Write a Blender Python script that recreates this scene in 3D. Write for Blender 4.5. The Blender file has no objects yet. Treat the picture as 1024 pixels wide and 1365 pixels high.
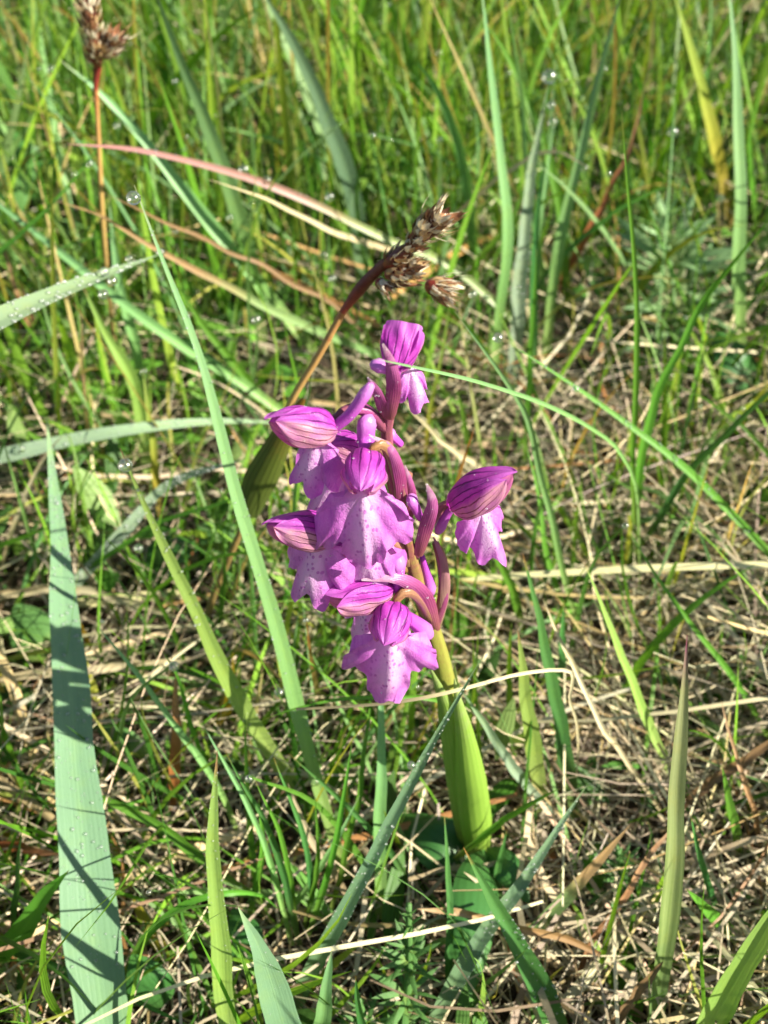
import bpy, math, random
import numpy as np
from mathutils import Vector

# ------------------------------------------------------------------ camera, sky, sun, exposure
# all modelling is in centimetres; U turns centimetres into metres
U = 0.01
rng = np.random.default_rng(7)
random.seed(7)
sc = bpy.context.scene
col = sc.collection

CAM = np.array([0.0, -10.4, 20.1])
PITCH = math.radians(45.0)
VFOV = math.radians(50.0)
IW, IH = 1024.0, 1365.0
FPX = IH / 2 / math.tan(VFOV / 2)
FWD = np.array([0, math.cos(PITCH), -math.sin(PITCH)])
UPV = np.array([0, math.sin(PITCH), math.cos(PITCH)])
RGT = np.array([1.0, 0, 0])

cam_d = bpy.data.cameras.new('camera')
cam = bpy.data.objects.new('camera', cam_d)
col.objects.link(cam)
cam.location = CAM * U
cam.rotation_euler = (math.pi / 2 - PITCH, 0, 0)
cam_d.sensor_fit = 'VERTICAL'
cam_d.sensor_height = 36
cam_d.lens = 18 / math.tan(VFOV / 2)
cam_d.clip_start = 0.005
cam_d.clip_end = 100
cam_d.dof.use_dof = True
cam_d.dof.focus_distance = 0.146
cam_d.dof.aperture_fstop = 30
sc.camera = cam

SUN = Vector((0.78, -0.24, 0.56)).normalized()
w = bpy.data.worlds.new('World')
sc.world = w
w.use_nodes = True
wn = w.node_tree
sky = wn.nodes.new('ShaderNodeTexSky')
sky.sky_type = 'NISHITA'
sky.sun_disc = False
sky.sun_elevation = math.asin(SUN.z)
sky.sun_rotation = math.atan2(SUN.x, SUN.y)
wn.nodes['Background'].inputs[1].default_value = 0.05
wn.links.new(sky.outputs[0], wn.nodes['Background'].inputs[0])
sun_d = bpy.data.lights.new('sun', 'SUN')
sun_d.energy = 5.0
sun_d.angle = math.radians(0.5)
sun_d.color = (1.0, 0.93, 0.80)
sun = bpy.data.objects.new('sun', sun_d)
sun.rotation_euler = SUN.to_track_quat('Z', 'Y').to_euler()
col.objects.link(sun)

sc.view_settings.view_transform = 'Standard'
sc.view_settings.look = 'None'
sc.view_settings.gamma = 1
sc.view_settings.exposure = 1.38
sc.view_settings.use_curve_mapping = False
sc.render.engine = 'CYCLES'
sc.cycles.use_denoising = True
sc.cycles.sample_clamp_indirect = 6
sc.cycles.max_bounces = 8
sc.cycles.diffuse_bounces = 2
sc.cycles.transparent_max_bounces = 8

# ------------------------------------------------------------------ places
def ray(px, py):
    return FWD + (px - IW / 2) / FPX * RGT + (IH / 2 - py) / FPX * UPV
def PY(px, py, y):
    d = ray(px, py); return CAM + d * (y - CAM[1]) / d[1]
def PZ(px, py, z):
    d = ray(px, py); return CAM + d * (z - CAM[2]) / d[2]
def proj(p):
    v = np.asarray(p) - CAM
    dep = v @ FWD
    dep = np.where(np.abs(dep) < 1e-6, 1e-6, dep)
    return IW / 2 + FPX * (v @ RGT) / dep, IH / 2 - FPX * (v @ UPV) / dep, dep

def smooth_path(pts, n):
    pts = np.asarray(pts, float)
    if len(pts) == 2:
        t = np.linspace(0, 1, n)[:, None]
        return pts[0] * (1 - t) + pts[1] * t
    P = np.vstack([2 * pts[0] - pts[1], pts, 2 * pts[-1] - pts[-2]])
    seg = np.linalg.norm(np.diff(pts[:, :3], axis=0), axis=1)
    cum = np.concatenate([[0], np.cumsum(seg)]); cum /= cum[-1]
    out = []
    for t in np.linspace(0, 1, n):
        i = min(np.searchsorted(cum, t, side='right') - 1, len(pts) - 2)
        u = (t - cum[i]) / max(cum[i + 1] - cum[i], 1e-9)
        a, b, c, d = P[i], P[i + 1], P[i + 2], P[i + 3]
        out.append(0.5 * (2 * b + (c - a) * u + (2 * a - 5 * b + 4 * c - d) * u * u + (3 * b - a - 3 * c + d) * u ** 3))
    return np.array(out)

def nrm(v):
    v = np.asarray(v, float)
    return v / (np.linalg.norm(v, axis=-1, keepdims=True) + 1e-12)

# ------------------------------------------------------------------ mesh collecting
class MB:
    def __init__(s):
        s.v = []; s.f = []; s.uv = []; s.c = []; s.n = 0
    def add(s, v, f, uv=None, c=None):
        v = np.asarray(v, float)
        s.v.append(v); s.f += [tuple(i + s.n for i in q) for q in f]
        s.uv.append(np.zeros((len(v), 2)) if uv is None else np.asarray(uv, float))
        s.c.append(np.tile((1, 1, 1), (len(v), 1)) if c is None else np.broadcast_to(np.asarray(c, float), (len(v), 3)))
        s.n += len(v)
    def mesh(s, name, mat, origin=(0, 0, 0)):
        v = (np.vstack(s.v) - np.asarray(origin)) * U
        return mk_mesh(name, v, s.f, np.vstack(s.uv), np.vstack(s.c), mat)

def mk_mesh(name, v, f, uv, c, mat):
    me = bpy.data.meshes.new(name)
    if isinstance(f, np.ndarray):
        k = f.shape[1]
        me.vertices.add(len(v)); me.vertices.foreach_set('co', v.astype(np.float32).ravel())
        me.loops.add(f.size); me.loops.foreach_set('vertex_index', f.astype(np.int32).ravel())
        me.polygons.add(len(f)); me.polygons.foreach_set('loop_start', np.arange(0, f.size, k, dtype=np.int32))
        me.update(calc_edges=True)
        li = f.ravel()
    else:
        me.from_pydata(v.tolist(), [], f)
        li = np.empty(len(me.loops), np.int32); me.loops.foreach_get('vertex_index', li)
    me.polygons.foreach_set('use_smooth', np.ones(len(me.polygons), bool))
    ul = me.uv_layers.new(name='UVMap')
    ul.data.foreach_set('uv', uv[li].astype(np.float32).ravel())
    ca = me.color_attributes.new('Col', 'FLOAT_COLOR', 'POINT')
    ca.data.foreach_set('color', np.hstack([c, np.ones((len(c), 1))]).astype(np.float32).ravel())
    me.materials.append(mat)
    me.update()
    return me

def obj(name, me, parent=None, loc=None, **tags):
    o = bpy.data.objects.new(name, me)
    col.objects.link(o)
    if parent is not None:
        o.parent = parent
        if loc is not None:
            o.location = (np.asarray(loc) - BASE.get(parent.as_pointer(), np.zeros(3))) * U
        if True:
            BASE[o.as_pointer()] = np.asarray(loc if loc is not None else BASE.get(parent.as_pointer(), np.zeros(3)), float)
    else:
        if loc is not None:
            o.location = np.asarray(loc) * U
        BASE[o.as_pointer()] = np.asarray(loc if loc is not None else (0, 0, 0), float)
    for k, x in tags.items():
        if x is not None:
            o[k] = x
    return o
BASE = {}

# ------------------------------------------------------------------ shapes
def grid_faces(n, m, wrap=False):
    f = []
    for i in range(n - 1):
        for j in range(m if wrap else m - 1):
            k = (j + 1) % m
            f.append((i * m + j, i * m + k, (i + 1) * m + k, (i + 1) * m + j))
    return f

def ribbon(pts, wid, nhint, cup=0.0, vee=0.0, roll=0.0, m=5, twist=0.0, wave=0.0):
    """a blade along pts: wid = full width at each point, cup = half angle of a rounded section, vee = keel fold"""
    P = np.asarray(pts, float); n = len(P)
    T = nrm(np.gradient(P, axis=0))
    nh = np.asarray(nhint, float)
    S = nrm(np.cross(T, nh)); N = np.cross(S, T)
    ang = roll + twist * np.linspace(0, 1, n)
    ca, sa = np.cos(ang)[:, None], np.sin(ang)[:, None]
    S, N = S * ca + N * sa, N * ca - S * sa
    wid = np.broadcast_to(np.asarray(wid, float), (n,))
    V = []; UV = []
    for i in range(n):
        for j in range(m):
            c = -1 + 2 * j / (m - 1)
            if cup > 1e-3:
                R = wid[i] / (2 * cup)
                x = R * math.sin(c * cup); z = -R * (1 - math.cos(c * cup))
            else:
                x = c * wid[i] / 2; z = 0
            z += vee * abs(c) * wid[i] / 2
            z += wave * wid[i] * math.sin(i * 0.9 + c * 2.0)
            V.append(P[i] + S[i] * x + N[i] * z); UV.append((j / (m - 1), i / (n - 1)))
    return np.array(V), grid_faces(n, m), UV

def tube(pts, rad, m=9, flat=1.0, ridges=0, ridge_amp=0.0, twist=0.0, cap=True):
    P = np.asarray(pts, float); n = len(P)
    T = nrm(np.gradient(P, axis=0))
    rad = np.broadcast_to(np.asarray(rad, float), (n,))
    a = np.array([0.3, 0.2, 0.93]) if abs(T[0][2]) < 0.9 else np.array([1.0, 0, 0])
    A = nrm(np.cross(T[0], a))
    V = []; UV = []
    for i in range(n):
        A = nrm(A - T[i] * (A @ T[i])); B = np.cross(T[i], A)
        for j in range(m):
            t = 2 * math.pi * j / m
            r = rad[i] * (1 + ridge_amp * math.cos(ridges * t + twist * i / n))
            V.append(P[i] + A * r * math.cos(t) + B * r * flat * math.sin(t)); UV.append((j / m, i / (n - 1)))
    F = grid_faces(n, m, True)
    if cap:
        V.append(P[-1] + T[-1] * rad[-1] * 0.5); UV.append((0.5, 1)); k = len(V) - 1
        F += [((n - 1) * m + j, (n - 1) * m + (j + 1) % m, k) for j in range(m)]
        V.append(P[0] - T[0] * rad[0] * 0.3); UV.append((0.5, 0)); k = len(V) - 1
        F += [((j + 1) % m, j, k) for j in range(m)]
    return np.array(V), F, UV

# ------------------------------------------------------------------ materials
def new_mat(name):
    m = bpy.data.materials.new(name); m.use_nodes = True
    nt = m.node_tree; nt.nodes.clear()
    return m, nt
class NT:
    def __init__(s, nt): s.t = nt
    def n(s, kind, ins=None, **kw):
        nd = s.t.nodes.new(kind)
        for k, x in kw.items(): setattr(nd, k, x)
        for k, x in (ins or {}).items():
            if hasattr(x, 'is_output') or isinstance(x, bpy.types.NodeSocket): s.t.links.new(x, nd.inputs[k])
            else: nd.inputs[k].default_value = x
        return nd
    def math(s, op, a, b=0.0, c=0.0, clamp=False):
        nd = s.n('ShaderNodeMath', {0: a, 1: b, 2: c}, operation=op, use_clamp=clamp); return nd.outputs[0]
    def mix(s, fac, a, b, mode='MIX'):
        nd = s.n('ShaderNodeMix', None, data_type='RGBA', blend_type=mode)
        for k, x in ((0, fac), (6, a), (7, b)):
            if isinstance(x, bpy.types.NodeSocket): s.t.links.new(x, nd.inputs[k])
            else: nd.inputs[k].default_value = (*x, 1) if isinstance(x, tuple) and len(x) == 3 else x
        return nd.outputs[2]
    def ramp(s, fac, stops):
        nd = s.n('ShaderNodeValToRGB', {0: fac})
        e = nd.color_ramp.elements
        while len(e) < len(stops): e.new(0.5)
        for el, (p, c) in zip(e, stops): el.position = p; el.color = (*c, 1)
        return nd.outputs[0]
    def smooth(s, x, a, b):
        nd = s.n('ShaderNodeMapRange', {0: x, 1: a, 2: b, 3: 0.0, 4: 1.0}, interpolation_type='SMOOTHSTEP'); return nd.outputs[0]
    def noise(s, scale, detail=3.0, vec=None, rough=0.55):
        ins = {'Scale': scale, 'Detail': detail, 'Roughness': rough}
        if vec is not None: ins['Vector'] = vec
        return s.n('ShaderNodeTexNoise', ins).outputs[0]

def leafy_surface(k, colour, trans, rough, spec, height=None, bump=0.3, tcol=None, dist=0.0002):
    """opaque skin plus light passing through a thin leaf"""
    ins = {'Base Color': colour, 'Roughness': rough, 'Specular IOR Level': spec}
    tin = {'Color': tcol if tcol is not None else colour}
    if height is not None:
        b = k.n('ShaderNodeBump', {'Height': height, 'Strength': bump, 'Distance': dist}).outputs[0]
        ins['Normal'] = b; tin['Normal'] = b
    p = k.n('ShaderNodeBsdfPrincipled', ins)
    t = k.n('ShaderNodeBsdfTranslucent', tin)
    mx = k.n('ShaderNodeMixShader', {0: trans, 1: p.outputs[0], 2: t.outputs[0]})
    k.n('ShaderNodeOutputMaterial', {0: mx.outputs[0]})

def blade_mat(name, stops, trans=0.3, rough=0.42, spec=0.4, veins=9, vein_amt=0.25, blotch=0.25, blotch_col=None, tmul=(1.25, 1.2, 0.6)):
    m, nt = new_mat(name); k = NT(nt)
    uv = k.n('ShaderNodeUVMap').outputs[0]
    sep = k.n('ShaderNodeSeparateXYZ', {0: uv})
    u, v = sep.outputs[0], sep.outputs[1]
    pos = k.n('ShaderNodeTexCoord').outputs['Object']
    nz = k.noise(350, 4, pos); nf = k.noise(2600, 3, pos)
    vv = k.math('ADD', v, k.math('MULTIPLY', k.math('SUBTRACT', nz, 0.5), 0.10))
    c = k.ramp(vv, stops)
    st = k.math('ADD', k.math('MULTIPLY', k.math('SINE', k.math('MULTIPLY', u, 6.2832 * veins)), 0.5), 0.5)
    mid = k.math('SUBTRACT', 1.0, k.smooth(k.math('ABSOLUTE', k.math('SUBTRACT', u, 0.5)), 0.0, 0.10))
    sv = k.n('ShaderNodeCombineXYZ', {0: k.math('MULTIPLY', u, veins * 2.2), 1: k.math('MULTIPLY', v, 2.5), 2: k.n('ShaderNodeObjectInfo').outputs['Random']}).outputs[0]
    streak = k.smooth(k.noise(1.0, 3, sv, .7), .32, .68)
    st = k.math('ADD', k.math('MULTIPLY', st, .35), k.math('MULTIPLY', streak, .65))
    vein_amt = vein_amt * 1.6
    c = k.mix(k.math('MULTIPLY', st, vein_amt), c, k.mix(1.0, c, (0.55, 0.62, 0.5), 'MULTIPLY'))
    c = k.mix(k.math('MULTIPLY', mid, 0.25), c, k.mix(1.0, c, (1.35, 1.3, 1.1), 'MULTIPLY'))
    c = k.mix(k.math('MULTIPLY', k.smooth(nz, 0.45, 0.75), blotch), c, blotch_col or k.mix(1.0, c, (1.3, 1.12, 0.6), 'MULTIPLY'))
    spk = k.smooth(k.noise(700, 5, pos, .75), .68, .74)
    c = k.mix(k.math('MULTIPLY', spk, .12 if 'glaucous' in name else .4), c, (.22, .15, .06))
    c = k.mix(k.math('MULTIPLY', k.smooth(nf, 0.5, 0.8), 0.25), c, k.mix(1.0, c, (0.6, 0.65, 0.55), 'MULTIPLY'))
    rnd = k.n('ShaderNodeObjectInfo').outputs['Random']
    hs = k.n('ShaderNodeHueSaturation', {'Hue': k.math('ADD', 0.49, k.math('MULTIPLY', rnd, 0.02)), 'Value': k.math('ADD', 0.85, k.math('MULTIPLY', rnd, 0.3)), 'Color': c})
    c = hs.outputs[0]
    tc = k.mix(1.0, c, tmul, 'MULTIPLY')
    h = k.math('ADD', st, k.math('MULTIPLY', nf, 0.8))
    leafy_surface(k, c, trans, rough, spec, h, 0.35, tc, 0.00006)
    return m

M = {}
M['glaucous'] = blade_mat('glaucous_leaf', [(0, (.16, .28, .12)), (.35, (.15, .27, .15)), (.9, (.18, .31, .17)), (1, (.30, .42, .2))], trans=.2, veins=11, vein_amt=.16, rough=.5)
M['pale'] = blade_mat('pale_green_leaf', [(0, (.30, .42, .12)), (.3, (.22, .42, .13)), (.92, (.22, .42, .19)), (1, (.34, .36, .22))], trans=.25, veins=7)
M['light'] = blade_mat('light_yellow_green_leaf', [(0, (.34, .44, .14)), (.4, (.30, .46, .10)), (.93, (.27, .40, .10)), (1, (.38, .16, .12))], trans=.3, veins=6)
M['vivid'] = blade_mat('vivid_green_leaf', [(0, (.20, .28, .06)), (.3, (.11, .29, .03)), (.95, (.13, .33, .04)), (1, (.36, .30, .10))], trans=.35, veins=4)
M['dark'] = blade_mat('deep_green_leaf', [(0, (.16, .24, .07)), (.3, (.06, .19, .05)), (.93, (.09, .24, .06)), (1, (.4, .2, .06))], trans=.25, veins=8, rough=.38)
M['yellow'] = blade_mat('yellowing_leaf', [(0, (.34, .26, .08)), (.3, (.42, .36, .05)), (.6, (.30, .38, .06)), (1, (.25, .36, .08))], trans=.3, veins=5)
M['pinktip'] = blade_mat('pink_flushed_leaf', [(0, (.26, .36, .14)), (.42, (.30, .38, .15)), (.56, (.36, .20, .16)), (1, (.34, .16, .17))], trans=.15, veins=5, vein_amt=.35)
M['tantip'] = blade_mat('tan_tipped_leaf', [(0, (.16, .32, .11)), (.45, (.24, .36, .14)), (.62, (.42, .28, .14)), (1, (.40, .26, .13))], trans=.2, veins=5)
M['purpletip'] = blade_mat('purple_tipped_leaf', [(0, (.07, .20, .07)), (.4, (.30, .40, .14)), (.90, (.34, .36, .18)), (.97, (.34, .16, .20)), (1, (.34, .10, .18))], trans=.2, veins=3, vein_amt=.5)
M['frosty'] = blade_mat('dew_grey_leaf', [(0, (.28, .36, .26)), (.5, (.26, .36, .24)), (1, (.24, .36, .18))], trans=.15, veins=8, rough=.6)
M['straw'] = blade_mat('pale_straw', [(0, (.48, .38, .22)), (.5, (.58, .50, .33)), (1, (.55, .46, .28))], trans=.2, veins=4, rough=.5, tmul=(1, .95, .8))
M['brown'] = blade_mat('brown_dead_leaf', [(0, (.22, .13, .06)), (.5, (.30, .19, .10)), (1, (.24, .15, .07))], trans=.12, veins=5, vein_amt=.6, tmul=(1, .9, .7))
M['rust'] = blade_mat('rust_dead_leaf', [(0, (.30, .10, .03)), (.5, (.34, .13, .05)), (1, (.38, .22, .12))], trans=.15, veins=4, tmul=(1, .8, .5))
M['orange'] = blade_mat('orange_dead_leaf', [(0, (.26, .14, .06)), (.5, (.44, .26, .12)), (1, (.5, .34, .2))], trans=.15, veins=4, blotch=.6, blotch_col=(.2, .09, .03), tmul=(1, .85, .6))

def field_mat(name, trans, rough, spec, tmul, nscale=500):
    m, nt = new_mat(name); k = NT(nt)
    c = k.n('ShaderNodeVertexColor', layer_name='Col').outputs[0]
    pos = k.n('ShaderNodeTexCoord').outputs['Object']
    sep = k.n('ShaderNodeSeparateXYZ', {0: k.n('ShaderNodeUVMap').outputs[0]})
    nz = k.noise(nscale, 3, pos)
    c = k.mix(k.math('MULTIPLY', k.smooth(nz, .4, .75), .35), c, k.mix(1.0, c, (.6, .62, .5), 'MULTIPLY'))
    st = k.math('SINE', k.math('MULTIPLY', sep.outputs[0], 25.0))
    c = k.mix(k.math('MULTIPLY', k.math('ADD', k.math('MULTIPLY', st, .5), .5), .2), c, k.mix(1.0, c, (.6, .7, .5), 'MULTIPLY'))
    leafy_surface(k, c, trans, rough, spec, st, .4, k.mix(1.0, c, tmul, 'MULTIPLY'), .0001)
    return m
M['field'] = field_mat('meadow_grass', .42, .42, .4, (1.3, 1.2, .6))
M['thatch'] = field_mat('dead_grass', .15, .42, .5, (1, .9, .7))
M['mossy'] = field_mat('small_green_leaves', .3, .5, .3, (1.2, 1.2, .6))

def soil_mat():
    m, nt = new_mat('soil'); k = NT(nt)
    pos = k.n('ShaderNodeTexCoord').outputs['Object']
    a = k.noise(60, 6, pos); b = k.noise(900, 5, pos)
    c = k.ramp(a, [(.3, (.03, .02, .012)), (.55, (.07, .045, .025)), (.75, (.06, .06, .02))])
    c = k.mix(k.smooth(b, .5, .8), c, (.13, .09, .05))
    bp = k.n('ShaderNodeBump', {'Height': b, 'Strength': .9, 'Distance': .002}).outputs[0]
    p = k.n('ShaderNodeBsdfPrincipled', {'Base Color': c, 'Roughness': .9, 'Normal': bp})
    k.n('ShaderNodeOutputMaterial', {0: p.outputs[0]})
    return m
M['soil'] = soil_mat()

def sepal_mat(name, lateral):
    m, nt = new_mat(name); k = NT(nt)
    sep = k.n('ShaderNodeSeparateXYZ', {0: k.n('ShaderNodeUVMap').outputs[0]})
    u, v = sep.outputs[0], sep.outputs[1]
    pos = k.n('ShaderNodeTexCoord').outputs['Object']
    wob = k.math('MULTIPLY', k.math('SUBTRACT', k.noise(450, 3, pos), .5), .11)
    nb = k.noise(700, 4, pos); fine = k.noise(5000, 3, pos)
    x = k.math('ADD', u, wob)
    line = k.math('ABSOLUTE', k.math('SINE', k.math('MULTIPLY', x, math.pi * (7.0 if lateral else 5.0))))
    vein = k.math('MULTIPLY', k.math('SUBTRACT', 1.0, k.smooth(line, .06, .48)), k.smooth(k.noise(500, 3, pos), .18, .46))
    vein = k.math('MULTIPLY', vein, k.math('SUBTRACT', 1.0, k.math('MULTIPLY', k.smooth(v, .45, .95), .8)))
    base = k.mix(k.smooth(nb, .35, .7), (.54, .075, .50), (.40, .038, .40))
    tip = (.58, .20, .62)
    base = k.mix(k.math('MULTIPLY', k.smooth(v, .55, 1.0), .6), base, tip)
    vcol = (.10, .006, .13)
    if lateral:
        low = k.smooth(x, .30, .46)
        base = k.mix(low, base, k.mix(k.smooth(nb, .35, .65), (.60, .30, .38), (.54, .20, .42)))
        vcol = k.mix(low, (.12, .008, .15), (.17, .04, .05))
    c = k.mix(k.math('MULTIPLY', vein, .95), base, vcol)
    h = k.math('ADD', k.math('MULTIPLY', fine, .5), k.math('MULTIPLY', vein, -.6))
    leafy_surface(k, c, .40, .42, .42, h, .9, k.mix(1.0, c, (1.3, .9, 1.25), 'MULTIPLY'), .00012)
    return m
M['dorsal'] = sepal_mat('hood_sepal', False)
M['lateral'] = sepal_mat('veined_side_sepal', True)

def lip_mat():
    m, nt = new_mat('lip_petal'); k = NT(nt)
    uv = k.n('ShaderNodeUVMap').outputs[0]
    sep = k.n('ShaderNodeSeparateXYZ', {0: uv})
    x = k.math('ABSOLUTE', k.math('SUBTRACT', sep.outputs[0], .5)); y = sep.outputs[1]
    pos = k.n('ShaderNodeTexCoord').outputs['Object']
    nb = k.noise(300, 4, pos); fine = k.noise(4500, 2, pos)
    mauve = k.mix(k.smooth(nb, .3, .7), (.58, .13, .58), (.70, .26, .70))
    mp2 = k.n('ShaderNodeMapping', {0: uv, 3: (26, 4, 1)})
    strk = k.smooth(k.noise(1.0, 4, mp2.outputs[0], .65), .5, .72)
    mauve = k.mix(k.math('MULTIPLY', strk, .55), mauve, (.38, .06, .46))
    edge = k.smooth(k.math('ADD', x, k.math('MULTIPLY', k.math('SUBTRACT', nb, .5), .10)), .01, .125)
    down = k.smooth(y, .62, .98)
    white = k.math('MULTIPLY', k.math('SUBTRACT', 1.0, edge), k.math('SUBTRACT', 1.0, k.math('MULTIPLY', down, .85)))
    c = k.mix(k.math('MULTIPLY', white, .66), mauve, (.86, .66, .86))
    mp = k.n('ShaderNodeMapping', {0: uv, 3: (34, 13, 1)})
    vo = k.n('ShaderNodeTexVoronoi', {'Vector': mp.outputs[0], 'Scale': 1.0, 'Randomness': .85})
    spot = k.math('SUBTRACT', 1.0, k.smooth(vo.outputs[0], .22, .40))
    zone = k.math('MULTIPLY', k.math('SUBTRACT', 1.0, k.smooth(x, .09, .13)), k.math('MULTIPLY', k.smooth(y, .08, .16), k.math('SUBTRACT', 1.0, k.smooth(y, .80, .95))))
    c = k.mix(k.math('MULTIPLY', k.math('MULTIPLY', spot, zone), .72), c, (.46, .08, .48))
    c = k.mix(k.math('MULTIPLY', k.smooth(fine, .6, .75), .35), c, (.80, .48, .85))  # pale specks put the glistening sparkle of the lip into its colour
    med = k.noise(1300, 3, pos)
    leafy_surface(k, c, .38, .38, .5, k.math('ADD', k.math('MULTIPLY', fine, .6), k.math('MULTIPLY', med, .7)), .6, k.mix(1.0, c, (1.1, .75, 1.1), 'MULTIPLY'), .0003)
    return m
M['lip'] = lip_mat()

def flesh_mat(name, stops, trans=.2, rough=.35, spec=.5, streak=.4, dark=(.5, .45, .45), ns=900):
    m, nt = new_mat(name); k = NT(nt)
    sep = k.n('ShaderNodeSeparateXYZ', {0: k.n('ShaderNodeUVMap').outputs[0]})
    u, v = sep.outputs[0], sep.outputs[1]
    pos = k.n('ShaderNodeTexCoord').outputs['Object']
    nb = k.noise(ns, 4, pos); fine = k.noise(4000, 3, pos)
    c = k.ramp(k.math('ADD', v, k.math('MULTIPLY', k.math('SUBTRACT', nb, .5), .35)), stops)
    st = k.math('ADD', k.math('MULTIPLY', k.math('SINE', k.math('MULTIPLY', u, 44.0)), .5), .5)
    c = k.mix(k.math('MULTIPLY', k.math('MULTIPLY', st, st), streak), c, k.mix(1.0, c, dark, 'MULTIPLY'))
    c = k.mix(k.math('MULTIPLY', k.smooth(fine, .58, .72), .3), c, k.mix(1.0, c, (1.5, 1.5, 1.5), 'MULTIPLY'))
    leafy_surface(k, c, trans, rough, spec, k.math('ADD', fine, k.math('MULTIPLY', st, .4)), .5, None, .00012)
    return m
M['spur'] = flesh_mat('spur_flesh', [(0, (.50, .07, .52)), (.5, (.56, .11, .58)), (1, (.64, .24, .66))], .3, .3, .5, .05)
M['ovary'] = flesh_mat('ovary_flesh', [(0, (.30, .19, .06)), (.5, (.30, .13, .12)), (1, (.36, .20, .07))], .15)
M['ovary_purple'] = flesh_mat('purple_ovary_flesh', [(0, (.26, .08, .11)), (.5, (.30, .05, .19)), (1, (.32, .13, .09))], .15)
M['bract'] = flesh_mat('bract_skin', [(0, (.27, .09, .09)), (.45, (.30, .045, .17)), (.8, (.40, .11, .30)), (1, (.60, .42, .5))], .25, .32, .55, .25)
M['bract_tan'] = flesh_mat('tan_bract_skin', [(0, (.34, .24, .13)), (.45, (.40, .22, .20)), (1, (.40, .13, .26))], .3, .4, .4, .5)
M['stem'] = flesh_mat('stem_skin', [(0, (.30, .40, .07)), (.45, (.27, .33, .05)), (.66, (.26, .23, .05)), (.8, (.25, .10, .07)), (1, (.28, .07, .13))], .1, .4, .5, .25)
M['sheath'] = flesh_mat('stem_leaf_skin', [(0, (.16, .15, .06)), (.22, (.26, .40, .06)), (.4, (.27, .46, .06)), (.8, (.27, .44, .07)), (1, (.34, .42, .16))], .35, .42, .4, .22, (.62, .72, .5), 500)
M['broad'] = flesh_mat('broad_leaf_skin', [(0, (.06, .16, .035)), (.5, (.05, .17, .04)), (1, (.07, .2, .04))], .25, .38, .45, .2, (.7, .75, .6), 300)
M['herb'] = flesh_mat('herb_leaf_skin', [(0, (.22, .32, .07)), (.4, (.10, .23, .06)), (1, (.10, .22, .06))], .25, .45, .35, .15, (.7, .75, .6), 400)
M['herb_pale'] = flesh_mat('pale_herb_leaf_skin', [(0, (.44, .50, .20)), (.4, (.28, .44, .20)), (1, (.24, .42, .18))], .35, .45, .35, .15, (.7, .75, .6), 400)
M['rush_stalk'] = flesh_mat('rush_stalk_skin', [(0, (.16, .14, .05)), (.4, (.30, .20, .07)), (.65, (.54, .36, .12)), (.88, (.50, .28, .10)), (1, (.40, .12, .05))], .05, .35, .5, .3)
M['rush_red'] = flesh_mat('rush_bract_skin', [(0, (.34, .06, .04)), (.3, (.13, .02, .015)), (.7, (.2, .07, .03)), (1, (.36, .18, .08))], .1, .3, .5, .3)
M['rush_sheath'] = flesh_mat('rush_sheath_skin', [(0, (.07, .10, .02)), (.5, (.09, .12, .02)), (1, (.20, .10, .02))], .15, .35, .5, .6, (.35, .35, .3))
M['glume'] = field_mat('brown_scales', .2, .4, .4, (1, .85, .6), 1500)
M['cream'] = flesh_mat('cream_anther_skin', [(0, (.5, .38, .12)), (1, (.7, .6, .3))], .2)

def dew_mat(name, clear, rough):
    m, nt = new_mat(name); k = NT(nt)
    g = k.n('ShaderNodeBsdfGlass', {'Color': (1, 1, 1, 1), 'Roughness': 0.02, 'IOR': 1.333})
    t = k.n('ShaderNodeBsdfTransparent')
    a = k.n('ShaderNodeMixShader', {0: clear, 1: g.outputs[0], 2: t.outputs[0]})
    gl = k.n('ShaderNodeBsdfGlossy', {'Color': (1, 1, 1, 1), 'Roughness': rough})
    fr = k.n('ShaderNodeFresnel', {0: 1.333})
    b = k.n('ShaderNodeMixShader', {0: k.math('ADD', fr.outputs[0], .09), 1: a.outputs[0], 2: gl.outputs[0]})
    if clear > .9:
        df = k.n('ShaderNodeBsdfDiffuse', {'Color': (.9, .93, .95, 1)})  # white diffuse share stands in for light focused and scattered by the beads
        b = k.n('ShaderNodeMixShader', {0: .07, 1: b.outputs[0], 2: df.outputs[0]})
    k.n('ShaderNodeOutputMaterial', {0: b.outputs[0]})
    return m
M['dew'] = dew_mat('dew_water', .3, .16)
M['bead'] = dew_mat('dew_bead_water', 1.0, .3)

# ------------------------------------------------------------------ ground
def hump(x, y):
    return 0.35 * np.sin(x * .31 + 1) * np.cos(y * .27) + 0.18 * np.sin(x * 1.1 + y * .7) + 0.1 * np.sin(x * 2.3 - y * 1.9) - 0.3
def build_ground():
    xs = np.concatenate([[-1500, -600, -250, -120], np.linspace(-60, 60, 121), [120, 250, 600, 1500]])
    ys = np.concatenate([[-1500, -600, -200, -80], np.linspace(-30, 110, 141), [200, 500, 1500]])
    X, Y = np.meshgrid(xs, ys)
    Z = hump(X, Y) - .15
    v = np.stack([X, Y, Z], -1).reshape(-1, 3)
    n, m = X.shape
    f = np.array(grid_faces(n, m))[:, ::-1]
    me = mk_mesh('ground', v * U, f, v[:, :2] * .01, np.ones((len(v), 3)), M['soil'])
    obj('ground', me, kind='structure', label='dark soil under the meadow grass')
build_ground()

# ------------------------------------------------------------------ meadow in bulk
ORCHID_ZONE = [(345, 425, 700, 800), (440, 780, 620, 940), (570, 900, 690, 1180)]
def in_orchid(px, py):
    r = np.zeros(px.shape, bool)
    for a, b, c, d in ORCHID_ZONE:
        r |= (px > a) & (px < c) & (py > b) & (py < d)
    return r

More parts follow.
